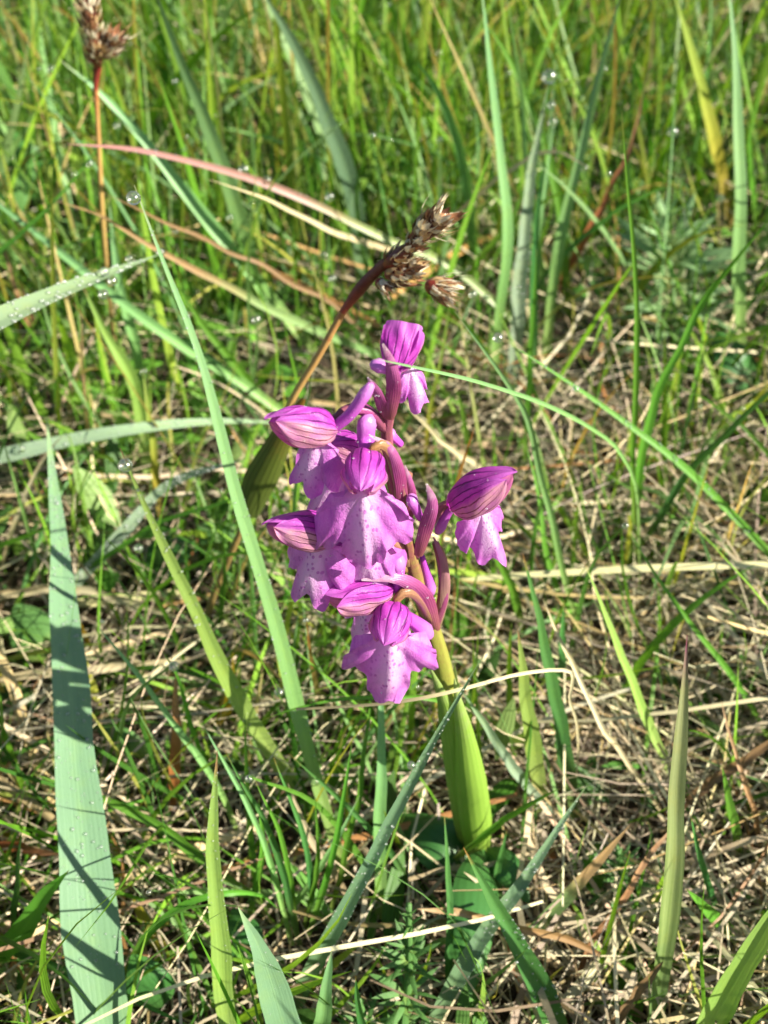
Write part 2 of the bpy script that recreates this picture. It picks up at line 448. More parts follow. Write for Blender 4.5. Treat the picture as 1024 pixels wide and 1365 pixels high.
def strands(root, az, lean, curl, length, width, colour, seg=7, cross=3, vee=.25, side=None, profile='blade', sway=None):
    """N ribbons at once: lean = angle from upright at the root, curl = added angle towards the tip"""
    N = len(root)
    s = np.linspace(0, 1, seg + 1)
    th = lean[:, None] + curl[:, None] * s[None] ** 1.4
    a = az[:, None] + (sway[:, None] * np.sin(s[None] * 3.0) if sway is not None else 0)
    a = np.broadcast_to(a, th.shape)
    dirs = np.stack([np.sin(th) * np.cos(a), np.sin(th) * np.sin(a), np.cos(th)], -1)
    step = length[:, None, None] / seg
    P = np.zeros((N, seg + 1, 3))
    P[:, 0] = root
    P[:, 1:] = root[:, None] + np.cumsum((dirs[:, :-1] + dirs[:, 1:]) / 2 * step, axis=1)
    if side is None: side = rng.normal(0, .9, N)
    # width direction: perpendicular to the tangent, spun about it
    ref = np.stack([np.cos(az + 1.57), np.sin(az + 1.57), np.zeros(N)], -1)[:, None]
    S = nrm(ref - dirs * np.sum(ref * dirs, -1, keepdims=True))
    Nn = np.cross(S, dirs)
    tw = side[:, None] * (0.35 + 0.65 * s[None])
    S2 = S * np.cos(tw)[..., None] + Nn * np.sin(tw)[..., None]
    N2 = Nn * np.cos(tw)[..., None] - S * np.sin(tw)[..., None]
    if profile == 'blade': pr = np.clip((0.75 + .5 * s - .2 * s ** 2) * (1 - s ** 3.2), .03, None)
    elif profile == 'leaf': pr = np.sin(np.pi * np.clip(s, .02, .98)) ** .8
    else: pr = .5 + .5 * np.sin(np.pi * (.1 + .85 * s))
    W = width[:, None] * pr[None] / 2
    cs = np.linspace(-1, 1, cross)
    V = P[:, :, None] + S2[:, :, None] * (W[..., None] * cs)[..., None] + N2[:, :, None] * (W[..., None] * np.abs(cs) * vee)[..., None]
    uv = np.stack(np.broadcast_arrays(((cs + 1) / 2)[None, None], s[None, :, None]), -1)
    uv = np.broadcast_to(uv, V.shape[:3] + (2,)).reshape(-1, 2)
    if colour.ndim == 2: C = np.broadcast_to(colour[:, None, None], V.shape)
    else: C = np.broadcast_to((colour[:, 0][:, None] * (1 - s)[None, :, None] + colour[:, 1][:, None] * s[None, :, None])[:, :, None], V.shape)
    b = np.arange(seg)[:, None] * cross + np.arange(cross - 1)[None]
    q = np.stack([b, b + 1, b + cross + 1, b + cross], -1).reshape(-1, 4)
    F = (q[None] + (np.arange(N) * (seg + 1) * cross)[:, None, None]).reshape(-1, 4)
    return V.reshape(-1, 3), F, uv, C.reshape(-1, 3), P

def stuff(name, label, cat, parts, mat):
    n = 0; V = []; F = []; UVs = []; C = []
    for v, f, uv, c in parts:
        V.append(v); F.append(f + n); UVs.append(uv); C.append(c); n += len(v)
    me = mk_mesh(name, np.vstack(V) * U, np.vstack(F), np.vstack(UVs), np.vstack(C), mat)
    return obj(name, me, kind='stuff', label=label, category=cat)

def lerp_tab(x, xs, ys): return np.interp(x, xs, ys)
def patch(x, y, sx, sy, seed):
    return .5 + .25 * (np.sin(x * sx + seed) * np.cos(y * sy + seed * 1.7) + np.sin(x * sx * 2.1 - y * sy * 1.3 + seed * 3))

def sample_roots(n, dens, xr=(-34, 34), yr=(-9, 80)):
    x = rng.uniform(*xr, n); y = yr[0] + (yr[1] - yr[0]) * rng.uniform(0, 1, n) ** 1.25
    z = hump(x, y) - .1
    px, py, dep = proj(np.stack([x, y, z], -1))
    keep = rng.uniform(0, 1, n) < dens(px, py, x, y)
    return np.stack([x, y, z], -1)[keep], px[keep], py[keep]

TINT = np.array([1.08, 1.02, .85])
def palette(n, cols, probs, jit=.18, TINT=TINT):
    c = np.array(cols)[rng.choice(len(cols), n, p=np.array(probs) / sum(probs))]
    return c * TINT * (1 + rng.normal(0, jit, (n, 1))).clip(.5, 1.6) * (1 + rng.normal(0, .05, (n, 3)))

CELL = 9.0
HERO = {}
def keep_open(P, wd):
    """remember where a single blade stands so that bulk grass does not grow right before it"""
    Q = smooth_path(P, 120)
    px, py, dep = proj(Q)
    for a, b, c in zip(px, py, dep):
        for k in (-1, 0, 1):
            q = (int((a + k * CELL) // CELL), int(b // CELL)); HERO[q] = max(HERO.get(q, 0), c)

def clear_view(P, chance=.85, zmin=1.0):
    t = np.linspace(0, 1, P.shape[1]); tt = np.linspace(0, 1, 25)
    i = np.clip(np.searchsorted(t, tt, side='right') - 1, 0, P.shape[1] - 2); a = ((tt - t[i]) / (t[i + 1] - t[i]))[None, :, None]
    D = P[:, i] * (1 - a) + P[:, i + 1] * a
    px, py, dep = proj(D)
    low = (py > 940) & (D[..., 2] < 1.0)
    ok = ~np.any(in_orchid(px, py) & (D[..., 1] < 1.2) & ~low, axis=1)
    near = np.any((dep < 10) & (px > -200) & (px < 1224) & (py > -200) & (py < 1565), axis=1)
    tab = np.zeros((200, 230))
    for (cx, cy), dd in HERO.items():
        if -30 <= cx < 170 and -30 <= cy < 200: tab[cx + 30, cy + 30] = dd
    cx = np.clip((px // CELL).astype(int) + 30, 0, 199); cy = np.clip((py // CELL).astype(int) + 30, 0, 229)
    over = np.any((tab[cx, cy] > dep + .1) & (D[..., 2] > zmin), axis=1) & (rng.uniform(0, 1, len(P)) < chance)
    return ok & ~near & ~over

def spray(P):
    """tiny dew beads sitting on blades of the bulk grass"""
    rs = np.random.default_rng(21)
    px, py, dep = proj(P[:, -1])
    w_ = np.where((py < 420) | (px < 400), 1.0, .25) * ((px > -150) & (px < 1170) & (py > -150) & (py < 1200))
    i = rs.choice(len(P), 700, p=w_ / w_.sum())
    k = rs.integers(4, P.shape[1], 700)
    c = P[i, k] + rs.normal(0, .03, (700, 3))
    r = .016 + .05 * rs.uniform(0, 1, 700) ** 3
    V = (c[:, None] + BV[None] * r[:, None, None]).reshape(-1, 3)
    F = (BF[None] + (np.arange(700) * len(BV))[:, None, None]).reshape(-1, 3)
    me = mk_mesh('dew_spray', V * U, F, np.zeros((len(V), 2)), np.ones((len(V), 3)), M['dew'])
    obj('dew_spray', me, kind='stuff', label='scattered tiny beads of dew glinting on the meadow grass', category='dew')

def build_field():
    # tangled dead straw
    def d_straw(px, py, x, y):
        d = lerp_tab(py, [0, 350, 450, 600, 1400], [.2, .22, .6, 1, 1])
        left = (px < 420) & (py > 380) & (py < 740)
        d = np.where(left, d * .35, d)
        mid = (px > 260) & (px < 640) & (py > 880)
        d = np.where(mid, d * .45, d)
        return d * np.clip(patch(x, y, .8, .7, 2) * 1.4 + .05, .2, 1) * np.where((px > 600) & (py > 430), .9, .42)
    r, px, py = sample_roots(64000, d_straw)
    n = len(r)
    near = lerp_tab(py, [200, 700], [0, 1])
    r[:, 2] += rng.uniform(.0, 1.0, n) ** 1.2 * (1.2 + 1.3 * near)
    az = rng.uniform(0, 6.283, n); lean = rng.normal(1.38, .34, n); curl = rng.normal(.12, .6, n)
    ln = rng.gamma(8, 1.15, n).clip(2, 13); wd = rng.gamma(3, .017, n).clip(.024, .16)
    c = palette(n, [(.76, .64, .42), (.58, .49, .33), (.60, .44, .20), (.26, .18, .10), (.42, .36, .26), (.40, .19, .07)], [6, 5, 1.4, .9, 2.5, .5], .22, 1.0)
    v, f, uv, cc, P = strands(r, az, lean, curl, ln, wd, c, seg=7, cross=2, profile='straw', sway=rng.normal(0, .55, n))
    px2, py2, dep2 = proj(P)
    ok = clear_view(P, .85, 2.0) & (P[..., 2].max(1) < 3.2)
    sel = np.repeat(ok, 7)
    parts = [(v, f[sel], uv, cc)]
    # flattened litter right on the soil
    r, px, py = sample_roots(24000, lambda px, py, x, y: lerp_tab(py, [0, 400, 600, 1400], [.3, .4, 1, 1]) * np.where(px > 600, .8, .55), (-26, 26), (-9, 50))
    n = len(r); r[:, 2] += .08 + rng.uniform(0, .45, n)
    c = palette(n, [(.62, .53, .37), (.48, .42, .31), (.52, .38, .18), (.24, .16, .09), (.40, .34, .25)], [5, 5, 1.2, 1, 2.5], .22, 1.0)
    v, f, uv, cc, P = strands(r, rng.uniform(0, 6.28, n), rng.normal(1.52, .08, n), rng.normal(.03, .12, n), rng.uniform(1.5, 5.0, n), rng.gamma(3, .015, n).clip(.02, .13), c, seg=5, cross=2, profile='straw', sway=rng.normal(0, 1.0, n))
    parts.append((v, f, uv, cc))
    # broad flat dead leaves
    r, px, py = sample_roots(1700, lambda px, py, x, y: .25 + .5 * ((px < 380) & (py > 700)) + .2 * (px > 640))
    n = len(r); r[:, 2] += rng.uniform(.2, 1.5, n)
    az = np.where(rng.uniform(0, 1, n) < .6, rng.normal(0, .5, n) + np.pi * rng.integers(0, 2, n), rng.uniform(0, 6.28, n))
    v, f, uv, cc, P = strands(r, az, rng.normal(1.5, .2, n), rng.normal(.1, .4, n), rng.gamma(5, 1.1, n).clip(2, 10), rng.uniform(.10, .26, n),
                              palette(n, [(.58, .50, .34), (.46, .38, .24), (.46, .27, .12), (.30, .22, .14)], [5, 3, 1, 1]), seg=6, cross=3, vee=.3, profile='straw', sway=rng.normal(0, .3, n))
    sel = np.repeat(clear_view(P, .9, 1.5) & (P[..., 2].max(1) < 3), 12)
    parts.append((v, f[sel], uv, cc))
    stuff('straw_thatch', 'tangled pale dead straw covering the ground between the grass', 'dead grass', parts, M['thatch'])

    # fine and broad green grass
    def d_green(px, py, x, y):
        d = lerp_tab(py, [-100, 300, 520, 620, 800, 1400], [1, 1, .95, .78, .7, .65])
        d = np.where((px < 330) & (py > 480) & (py < 760), d * 1.3, d)
        d = np.where((px > 620) & (py > 430) & (py < 900), d * .5, d)
        d = np.where((px > 850) & (py > 380) & (py < 640), d * 2.6, d)
        d = np.where((px > 1045) & (py > 820), .75, d)  # extra grass out of view on the sun side, added to cast dappled shade
        d = np.where((px < 280) & (py > 760), d * .8, d)
        d = np.where((px > 270) & (px < 560) & (py > 860), d * 2.4, d)
        d = np.where((px > 690) & (py > 900), d * .6, d)
        return d * (.4 + .6 * patch(x, y, .55, .35, 5))
    parts = []
    r, px, py = sample_roots(13500, d_green); n = len(r)
    L = lerp_tab(py, [0, 300, 500, 700, 900, 1365], [11, 10.5, 9, 7, 5, 4.2]) * rng.uniform(.45, 1.25, n)
    L = np.where((px > 1045) & (py > 820), rng.uniform(6, 10.5, n), L)  # these unseen blades are made taller so their shadows reach into view
    fine = rng.uniform(0, 1, n) < .74
    wd = np.where(fine, rng.uniform(.07, .18, n), rng.uniform(.17, .40, n))
    wd = np.where(py > 650, np.minimum(wd, .2), wd)
    g = palette(n, [(.13, .30, .03), (.23, .43, .06), (.07, .20, .03), (.22, .41, .17), (.35, .44, .08), (.50, .42, .22)], [4, 4.5, 2, 3.5, 1.8, 1])
    tip = g * (1 + rng.normal(0, .1, (n, 3))); dead = rng.uniform(0, 1, n) < .12
    tip[dead] = palette(dead.sum(), [(.45, .3, .12), (.34, .14, .05), (.5, .42, .25)], [1, 1, 1])
    strawy = dead | (g[:, 0] > .85 * g[:, 1])
    wd = np.where(strawy, np.minimum(wd, .13), wd)
    v, f, uv, cc, P = strands(r, rng.uniform(0, 6.283, n), np.abs(rng.normal(0, .46, n)), rng.normal(.35, .6, n), L, wd, np.stack([g, tip], 1), seg=8, cross=3)
    ok = clear_view(P); sel = np.repeat(ok, 16)
    parts.append((v, f[sel], uv, cc))
    spray(P[ok])
    def d_thin(px, py, x, y):
        d = lerp_tab(py, [0, 350, 500, 1400], [.5, .5, .8, .8])
        d = np.where((px < 480) & (py > 700), 1.0, d)
        return d * (.45 + .55 * patch(x, y, .9, .8, 12)) * np.where((px > 640) & (py > 480), .55, 1)
    r, px, py = sample_roots(34000, d_thin); n = len(r)
    L = rng.uniform(2.5, 7.5, n); az = rng.uniform(0, 6.283, n)
    g = palette(n, [(.12, .30, .03), (.20, .40, .05), (.06, .18, .03), (.16, .34, .12), (.36, .40, .10)], [4, 3, 3, 2, 1])
    v, f, uv, cc, P = strands(r, az, np.abs(rng.normal(.45, .35, n)), rng.normal(.3, .7, n), L, rng.uniform(.045, .125, n), g, seg=7, cross=3, sway=rng.normal(0, .3, n))
    sel = np.repeat(clear_view(P), 14)
    parts.append((v, f[sel], uv, cc))
    stuff('grass_sward', 'mass of green meadow grass blades behind and between the tall leaves', 'grass', parts, M['field'])

    # low leaves and moss near the soil
    def d_low(px, py, x, y):
        d = .25 + .75 * ((px < 420) & (py > 250) & (py < 800)) + .5 * (py < 300)
        return np.clip(d, 0, 1) * (.3 + .7 * patch(x, y, .7, .6, 9))
    r, px, py = sample_roots(20000, d_low); n = len(r)
    r[:, 2] += rng.uniform(0, 1.3, n)
    c = palette(n, [(.08, .22, .035), (.14, .32, .05), (.05, .13, .03), (.20, .33, .12)], [4, 3, 3, 1.5])
    gold = (px < 300) & (py > 850) & (rng.uniform(0, 1, n) < .7)
    c[gold] = palette(gold.sum(), [(.40, .30, .03), (.34, .33, .05), (.3, .16, .03)], [3, 2, 1])
    v, f, uv, cc, P = strands(r, rng.uniform(0, 6.28, n), rng.uniform(.5, 1.5, n), rng.normal(.2, .4, n), rng.uniform(.5, 1.9, n), rng.uniform(.15, .75, n), c, seg=4, cross=3, profile='leaf', vee=.2)
    sel = np.repeat(clear_view(P), 8)
    stuff('low_herbage', 'small round herb leaves and moss low among the grass', 'ground cover', [(v, f[sel], uv, cc)], M['mossy'])

# ------------------------------------------------------------------ the orchid
SB = PY(642, 1165, 0.0)
orchid = bpy.data.objects.new('orchid', None); col.objects.link(orchid)
orchid.location = SB * U; BASE[orchid.as_pointer()] = SB
orchid['label'] = 'purple flowering orchid with veined hoods and spotted lips in mid meadow'
orchid['category'] = 'orchid'

def pix(pts):
    return np.array([PY(*p) for p in pts])
def part(name, shape, mat, parent, origin, **tags):
    mb = MB(); mb.add(*shape)
    return obj(name, mb.mesh(name, M[mat], origin), parent, origin, **tags)

stem_pts = pix([(642, 1170, 0), (632, 1080, .05), (612, 980, 0), (597, 920, 0), (585, 870, .02), (568, 815, .05), (548, 745, .05), (536, 690, .05), (524, 630, .08), (515, 585, .08), (519, 552, .05), (524, 520, .05)])
sp = smooth_path(stem_pts, 40)
srad = np.interp(np.linspace(0, 1, 40), [0, .3, .6, .8, 1], [.22, .20, .145, .09, .07])
part('stem', tube(sp, srad, 12, ridges=5, ridge_amp=.05), 'stem', orchid, SB)

def sheath_leaf(pts, widths, cup, roll=0, nh=(0.05, -1, .25), label=None, mat='sheath', n=26):
    P = smooth_path(pix(pts), n)
    wd = np.interp(np.linspace(0, 1, n), np.linspace(0, 1, len(widths)), widths)
    part('stem_leaf', ribbon(P, wd, nh, cup=cup, m=15, roll=roll, wave=.012), mat, orchid, P[0], label=label)
# leaves sheathing the lower stem
sheath_leaf([(640, 1200, -.05), (640, 1130, -.26), (632, 1060, -.32), (622, 990, -.30), (612, 940, -.24), (606, 905, -.2)], [.40, .58, .80, .74, .42, .03], 1.25, roll=-.1)
sheath_leaf([(628, 1150, -.05), (612, 1060, -.12), (600, 985, -.17), (590, 935, -.22), (574, 892, -.26)], [.55, .62, .55, .42, .04], 1.15, roll=.25)
sheath_leaf([(640, 1150, .1), (634, 1060, .22), (622, 980, .22), (612, 930, .18), (606, 885, .14)], [.5, .5, .45, .3, .03], 1.1, roll=-2.6)
def ovate(P, wmax, nh, cup, mat, parent, name='leaf', n=14, m=9, roll=0, **t):
    s = np.linspace(0, 1, n)
    wd = wmax * np.clip(np.sin(np.pi * s ** .8) ** .7, .06, 1)
    wd[-1] = .01
    return part(name, ribbon(P, wd, nh, cup=cup, m=m, roll=roll, wave=.02), mat, parent, P[0], **t)
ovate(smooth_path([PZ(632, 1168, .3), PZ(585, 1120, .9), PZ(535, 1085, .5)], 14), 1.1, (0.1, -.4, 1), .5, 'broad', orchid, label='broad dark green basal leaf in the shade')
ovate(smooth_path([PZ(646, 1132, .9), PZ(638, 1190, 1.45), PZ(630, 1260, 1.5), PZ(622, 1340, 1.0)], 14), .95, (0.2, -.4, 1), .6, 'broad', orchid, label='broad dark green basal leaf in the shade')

def hood(B, T, up, R, parent, flare=0.0, seed=0, open_tip=0.0):
    """three sepals closing into a helmet along the line B -> T"""
    L = np.linalg.norm(T - B); a = nrm(T - B)
    s = nrm(np.cross(a, up)); u = np.cross(s, a)
    rs = np.random.default_rng(seed)
    def petal(p0, p1, off, lift, drop, name, mat, ext):
        n, m = 17, 21
        V = []; UV = []
        for i in range(n):
            t = i / (n - 1)
            r = R * (math.sin(math.pi * min(max(t, .02) ** .80, 1) * (.95 - .22 * flare)) ** .55)
            r = r + off + flare * R * .5 * t
            narrow = max((1 - max(0, (t - .45) / .55) ** 3.6) ** .6, .04) if flare < .8 else 1 - .1 * t
            mid = (p0 + p1) / 2; half = (p1 - p0) / 2 * narrow
            for j in range(m):
                c = -1 + 2 * j / (m - 1)
                ph = mid + half * c
                rr = r * (1 + .05 * math.sin(3.1 * c + seed * 1.3 + 4 * t) + .025 * math.cos(c * math.pi * 3 + .6 * math.sin(seed))) + lift * abs(c) ** 3 + .012 * math.sin(9 * t + 6 * c + seed)
                ax = B + a * L * (t * (1 + ext)) - u * drop * L * t * t
                V.append(ax + (u * math.cos(ph) + s * math.sin(ph)) * rr)
                UV.append((j / (m - 1), t))
        return part(name, (np.array(V), grid_faces(n, m), UV), mat, parent, B)
    petal(-1.0, 1.0, .02, .0, .10, 'hood_sepal', 'dorsal', .10)
    petal(.72, 2.9, .0, .02, -.03, 'side_sepal', 'lateral', -.02)
    petal(-.72, -2.9, .0, .02, -.03, 'side_sepal', 'lateral', -.02)

LIPR = [(0, .92), (7, 1.0), (13, 1.0), (18, .90), (22, .70), (26, .66), (32, .76), (42, .90), (52, .93), (61, .82), (72, .58), (85, .36), (100, .24), (120, .18)]
def lip(J, T, face, wide, fold, parent, seed=0, midlen=1.0, tilt=0.0):
    L = np.linalg.norm(T - J); d = nrm(T - J)
    n = nrm(face - d * (np.asarray(face) @ d)); s = np.cross(d, n)
    rs = np.random.default_rng(seed + 50)
    nt, nr = 97, 17
    ths = np.radians(np.linspace(-120, 120, nt))
    ph = rs.uniform(0, 6, 4); lop = rs.normal(0, .07); lobe = rs.uniform(.90, 1.08); sag = rs.uniform(.24, .42)
    V = []; UV = []
    for i in range(nr):
        q = i / (nr - 1)
        for th in ths:
            ad = abs(math.degrees(th))
            r = np.interp(ad, [p[0] for p in LIPR], [p[1] for p in LIPR])
            r *= (1 + (midlen - 1) * math.exp(-(ad / 22) ** 4)) * (1 + (lobe - 1) * math.exp(-((ad - 52) / 20) ** 2)) * (1 + lop * math.sin(th))
            r *= 1 + q ** 2 * (.06 * math.sin(th * 9 + ph[0]) + .03 * math.sin(th * 19 + ph[1]) + .016 * math.sin(th * 47 + ph[2]))
            x = q * r * math.sin(th) * wide; y = q * r * math.cos(th)
            uvx, uvy = .5 + q * r * math.sin(th) * .5, q * r * math.cos(th)
            ang = x / fold
            y += sag * abs(x) * q
            xx = fold * math.sin(ang); z = -fold * (1 - math.cos(ang))
            z += .10 * math.sin(math.pi * min(max(y, 0), 1)) + .065 * q * q * math.sin(th * 6 + ph[3]) + .05 * q ** 3 * math.sin(th * 15 + ph[0]) + .02 * q ** 4 * math.sin(th * 31 + ph[1])
            z += .05 * math.exp(-(x / .07) ** 2) * (1 - q) - .022 * math.exp(-((abs(x) - .16) / .05) ** 2) * (1 - q * .6) - .05 * math.exp(-((abs(ad) - 27) / 7) ** 2) * q
            z += tilt * y * y
            V.append(J + (d * y + s * xx + n * z) * L); UV.append((uvx, uvy))
    F = grid_faces(nr, nt)
    return part('lip', (np.array(V), F, UV), 'lip', parent, J)

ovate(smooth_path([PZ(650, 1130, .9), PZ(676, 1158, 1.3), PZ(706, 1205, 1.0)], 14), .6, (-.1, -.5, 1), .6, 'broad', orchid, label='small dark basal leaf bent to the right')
HOODS = []
def flower(hoodcfg, lipcfg=None, ovary=None, spur=None, bract=None, seed=0, ovmat='ovary', label=None):
    ov = smooth_path(pix(ovary), 18)
    s = np.linspace(0, 1, 18)
    fl = part('flower', tube(ov, np.interp(s, [0, .3, .8, 1], [.06, .085, .075, .05]), 10, ridges=3, ridge_amp=.14, twist=5.0), ovmat, orchid, ov[0], label=label)
    if hoodcfg:
        (b, t, up, R, fl_) = hoodcfg
        hood(PY(*b), PY(*t), np.array(up, float), R * .93, fl, fl_, seed)
        HOODS.append((fl, PY(*b), PY(*t), R))
    if lipcfg:
        j, t, face, wide, fold = lipcfg[:5]
        lip(PY(*j), PY(*t), np.array(face, float), wide, fold, fl, seed, *(lipcfg[5:]))
    if spur:
        pts, r0, r1 = spur
        P = smooth_path(pix(pts), 14)
        rr = np.interp(np.linspace(0, 1, 14), [0, .5, .85, 1], [r0, (r0 + r1) / 2, r1, r1 * .62])
        part('spur', tube(P, rr, 12, flat=.8), 'spur', fl, P[0])
    if bract:
        pts, wd, nh, mat = bract
        P = smooth_path(pix(pts), 14)
        t = np.linspace(0, 1, 14)
        part('bract', ribbon(P, wd * np.clip(np.sin(np.pi * (.18 + .80 * t)) ** .8, .05, 1), nh, cup=.65, m=9, wave=.05), mat, fl, P[0])
    return fl

# top flower, turned away to the right
flower(((527, 497, .10), (539, 441, .50), (-.2, -1, .5), .19, 1.15), ((546, 492, .42), (562, 538, .30), (.55, -.75, .35), 1.0, .45, 1.1),
       [(521, 552, .05), (524, 525, .0), (526, 500, .05)], ([(528, 497, .1), (512, 489, -.12), (496, 486, -.16)], .07, .11),
       ([(519, 560, -.05), (525, 520, -.2), (521, 485, -.28), (510, 458, -.3)], .2, (0, -1, .3), 'bract'), 1, 'ovary_purple', 'topmost flower facing away, hood fanned open')
# upper left flower, in profile
flower(((446, 574, -.30), (361, 562, -.55), (-.15, .62, .8), .27, 0), ((428, 582, -.40), (402, 652, -.55), (-.55, -.75, .3), 1.0, .42, 1.0),
       [(514, 572, .05), (490, 548, -.02), (464, 548, -.1), (440, 566, -.26)], ([(440, 574, -.3), (466, 553, -.3), (484, 529, -.28), (495, 513, -.25)], .085, .10),
       ([(512, 560, .0), (508, 540, -.12), (500, 520, -.2), (490, 503, -.25)], .17, (-.3, -1, .3), 'bract'), 2, 'ovary_purple')
# shaded flower behind the centre
flower(((489, 606, .42), (432, 594, .25), (-.2, .5, .8), .27, 0), ((456, 622, .12), (422, 700, -.15), (-.5, -.75, .35), 1.1, .4, 1.0),
       [(526, 660, .08), (520, 620, .25), (505, 600, .42), (489, 604, .42)], None, None, 3)
# centre flower, full face
flower(((490, 610, -.45), (481, 655, -1.12), (0, -.5, 1), .29, 0), ((484, 651, -.84), (484, 757, -.92), (.04, -.90, .45), .84, .58, .94),
       [(533, 700, .03), (533, 645, -.12), (518, 600, -.3), (503, 592, -.42), (491, 608, -.46)], ([(492, 612, -.45), (488, 585, -.22), (489, 566, -.16), (494, 556, -.12)], .10, .13),
       ([(534, 690, -.08), (536, 645, -.24), (522, 600, -.38), (492, 580, -.42)], .18, (.5, -1, .3), 'bract'), 4, 'ovary', 'large flower in full face with white spotted lip')
# middle left flower, in profile
flower(((446, 714, -.52), (358, 702, -.78), (-.15, .55, .8), .275, 0), ((424, 720, -.58), (409, 800, -.72), (-.40, -.88, .25), 1.0, .46, 1.0),
       [(541, 760, .0), (510, 735, -.15), (476, 716, -.35), (445, 712, -.52)], None, None, 5)
# flower tucked under the centre lip
flower(((508, 716, -.18), (442, 738, -.38), (-.2, .5, .8), .25, 0), ((490, 718, -.45), (488, 796, -.55), (-.05, -.92, .35), 1.1, .5, 1.0),
       [(546, 760, .05), (532, 730, -.05), (508, 714, -.2)], ([(560, 690, -.12), (550, 668, -.2), (545, 664, -.22)], .06, .10), None, 6)
# lower left flower, half open
flower(((522, 786, -.42), (440, 800, -.78), (-.1, .3, 1), .27, .35), ((492, 806, -.46), (486, 862, -.30), (-.35, -.88, .35), .9, .4, 1.0),
       [(572, 830, .02), (560, 792, -.22), (540, 778, -.38), (520, 785, -.42)], ([(530, 786, -.4), (530, 765, -.36), (530, 742, -.34)], .10, .15),
       ([(582, 842, -.05), (566, 796, -.36), (532, 772, -.55), (482, 773, -.62)], .26, (0.1, -.8, .7), 'bract'), 7, 'ovary_purple')
# lowest flower, full face
flower(((528, 808, -.55), (512, 858, -1.18), (.1, -.5, 1), .31, 0), ((521, 846, -.92), (517, 924, -.98), (.05, -.92, .40), .98, .66, 1.06),
       [(578, 836, .0), (560, 800, -.28), (543, 788, -.48), (530, 796, -.55), (526, 812, -.56)], ([(534, 818, -.5), (553, 830, -.42), (572, 846, -.38)], .10, .165),
       None, 8, 'ovary', 'lowest flower in full face with broad spotted lip')
# right hand flower, in profile
flower(((604, 676, .08), (682, 634, -.12), (-.35, .42, .9), .31, 0), ((640, 680, .0), (656, 742, -.04), (.45, -.85, .3), .9, .45, 1.15),
       [(553, 742, .05), (572, 700, .05), (590, 676, .1), (606, 672, .08)], ([(606, 674, .06), (596, 684, .1), (584, 710, .14)], .075, .085),
       ([(558, 742, -.12), (570, 700, -.24), (577, 672, -.28), (569, 645, -.3)], .22, (.1, -1, .3), 'bract'), 9, 'ovary_purple', 'single flower out on the right side of the spike')
# spent bracts and spurs on the right of the stem
flower(None, None, [(581, 832, .05), (592, 790, .14), (589, 750, .18), (580, 724, .18)], ([(563, 742, .12), (570, 770, .1), (575, 790, .08)], .05, .12),
       ([(584, 838, .05), (594, 795, .05), (592, 752, .05), (578, 716, .05)], .16, (.3, -1, .3), 'bract_tan'), 10, 'ovary_purple')
flower(None, None, [(530, 690, .1), (540, 650, .2), (545, 630, .3)], ([(534, 592, .2), (522, 580, .18), (520, 574, .16)], .06, .085),
       ([(545, 700, .05), (550, 660, .05), (540, 620, .1)], .13, (.2, -1, .3), 'bract'), 11, 'ovary_purple')

# ------------------------------------------------------------------ single grass blades and straws
def zpath(path, h0, h1, power=.85):
    xy = np.array([p[:2] for p in path], float)
    L = np.concatenate([[0], np.cumsum(np.linalg.norm(np.diff(xy, axis=0), axis=1))]); L /= L[-1]
    out = []
    for p, s in zip(path, L):
        z = p[2] if len(p) > 2 else h0 + (h1 - h0) * s ** power
        out.append(PZ(p[0], p[1], z))
    return np.array(out)

BL = {}
def hash_text(t): return sum((i + 1) * ord(c) for i, c in enumerate(t))
def blade(label, style, wd, h0, h1, path, roll=0.0, base=.7, taper=3.0, vee=.22, twist=0.0, group='tall grass blades around the orchid', nh=(0.05, -.75, .65), name=None, n=30, cat=None, key=None, widest=.35):
    P = smooth_path(zpath(path, h0, h1), n)
    s = np.linspace(0, 1, n)
    prof = np.interp(s, [0, widest, 1], [base, 1, 1]) * np.clip(1 - s ** taper, .02, 1)
    dead = style in ('straw', 'brown', 'rust', 'orange')
    rb = np.random.default_rng(abs(hash_text(label)))
    ln = np.linalg.norm(np.diff(P, axis=0), axis=1).sum()
    wob = sum((rb.normal(0, 1, 3)[None] * np.sin(s * f_ * 6.283 + rb.uniform(0, 6))[:, None]) / f_ for f_ in (1.3, 2.7, 5.1))
    P = P + wob * (.0045 if not dead else .011) * ln * np.sin(np.pi * np.clip(s, 0, .9) / .95)[:, None]
    prof = prof * (1 + .05 * np.sin(s * 19 + rb.uniform(0, 6)) + .03 * np.sin(s * 47 + rb.uniform(0, 6)))
    twist = twist + rb.normal(0, .28)
    v, f, uv = ribbon(P, wd * prof, nh, vee=vee, roll=roll, twist=twist, m=7, wave=.03 if dead else .008)
    mb = MB(); mb.add(v, f, uv)
    nm = name or ('dead_grass_leaf' if dead else 'grass_blade')
    o = obj(nm, mb.mesh(nm, M[style], P[0]), None, P[0], label=label, category=cat or ('dead grass' if dead else 'grass blade'), group='dead grass leaves and straws' if dead else group)
    keep_open(P, wd)
    if key: BL[key] = (o, P, wd * prof, v.reshape(n, 7, 3))
    return o

B = blade
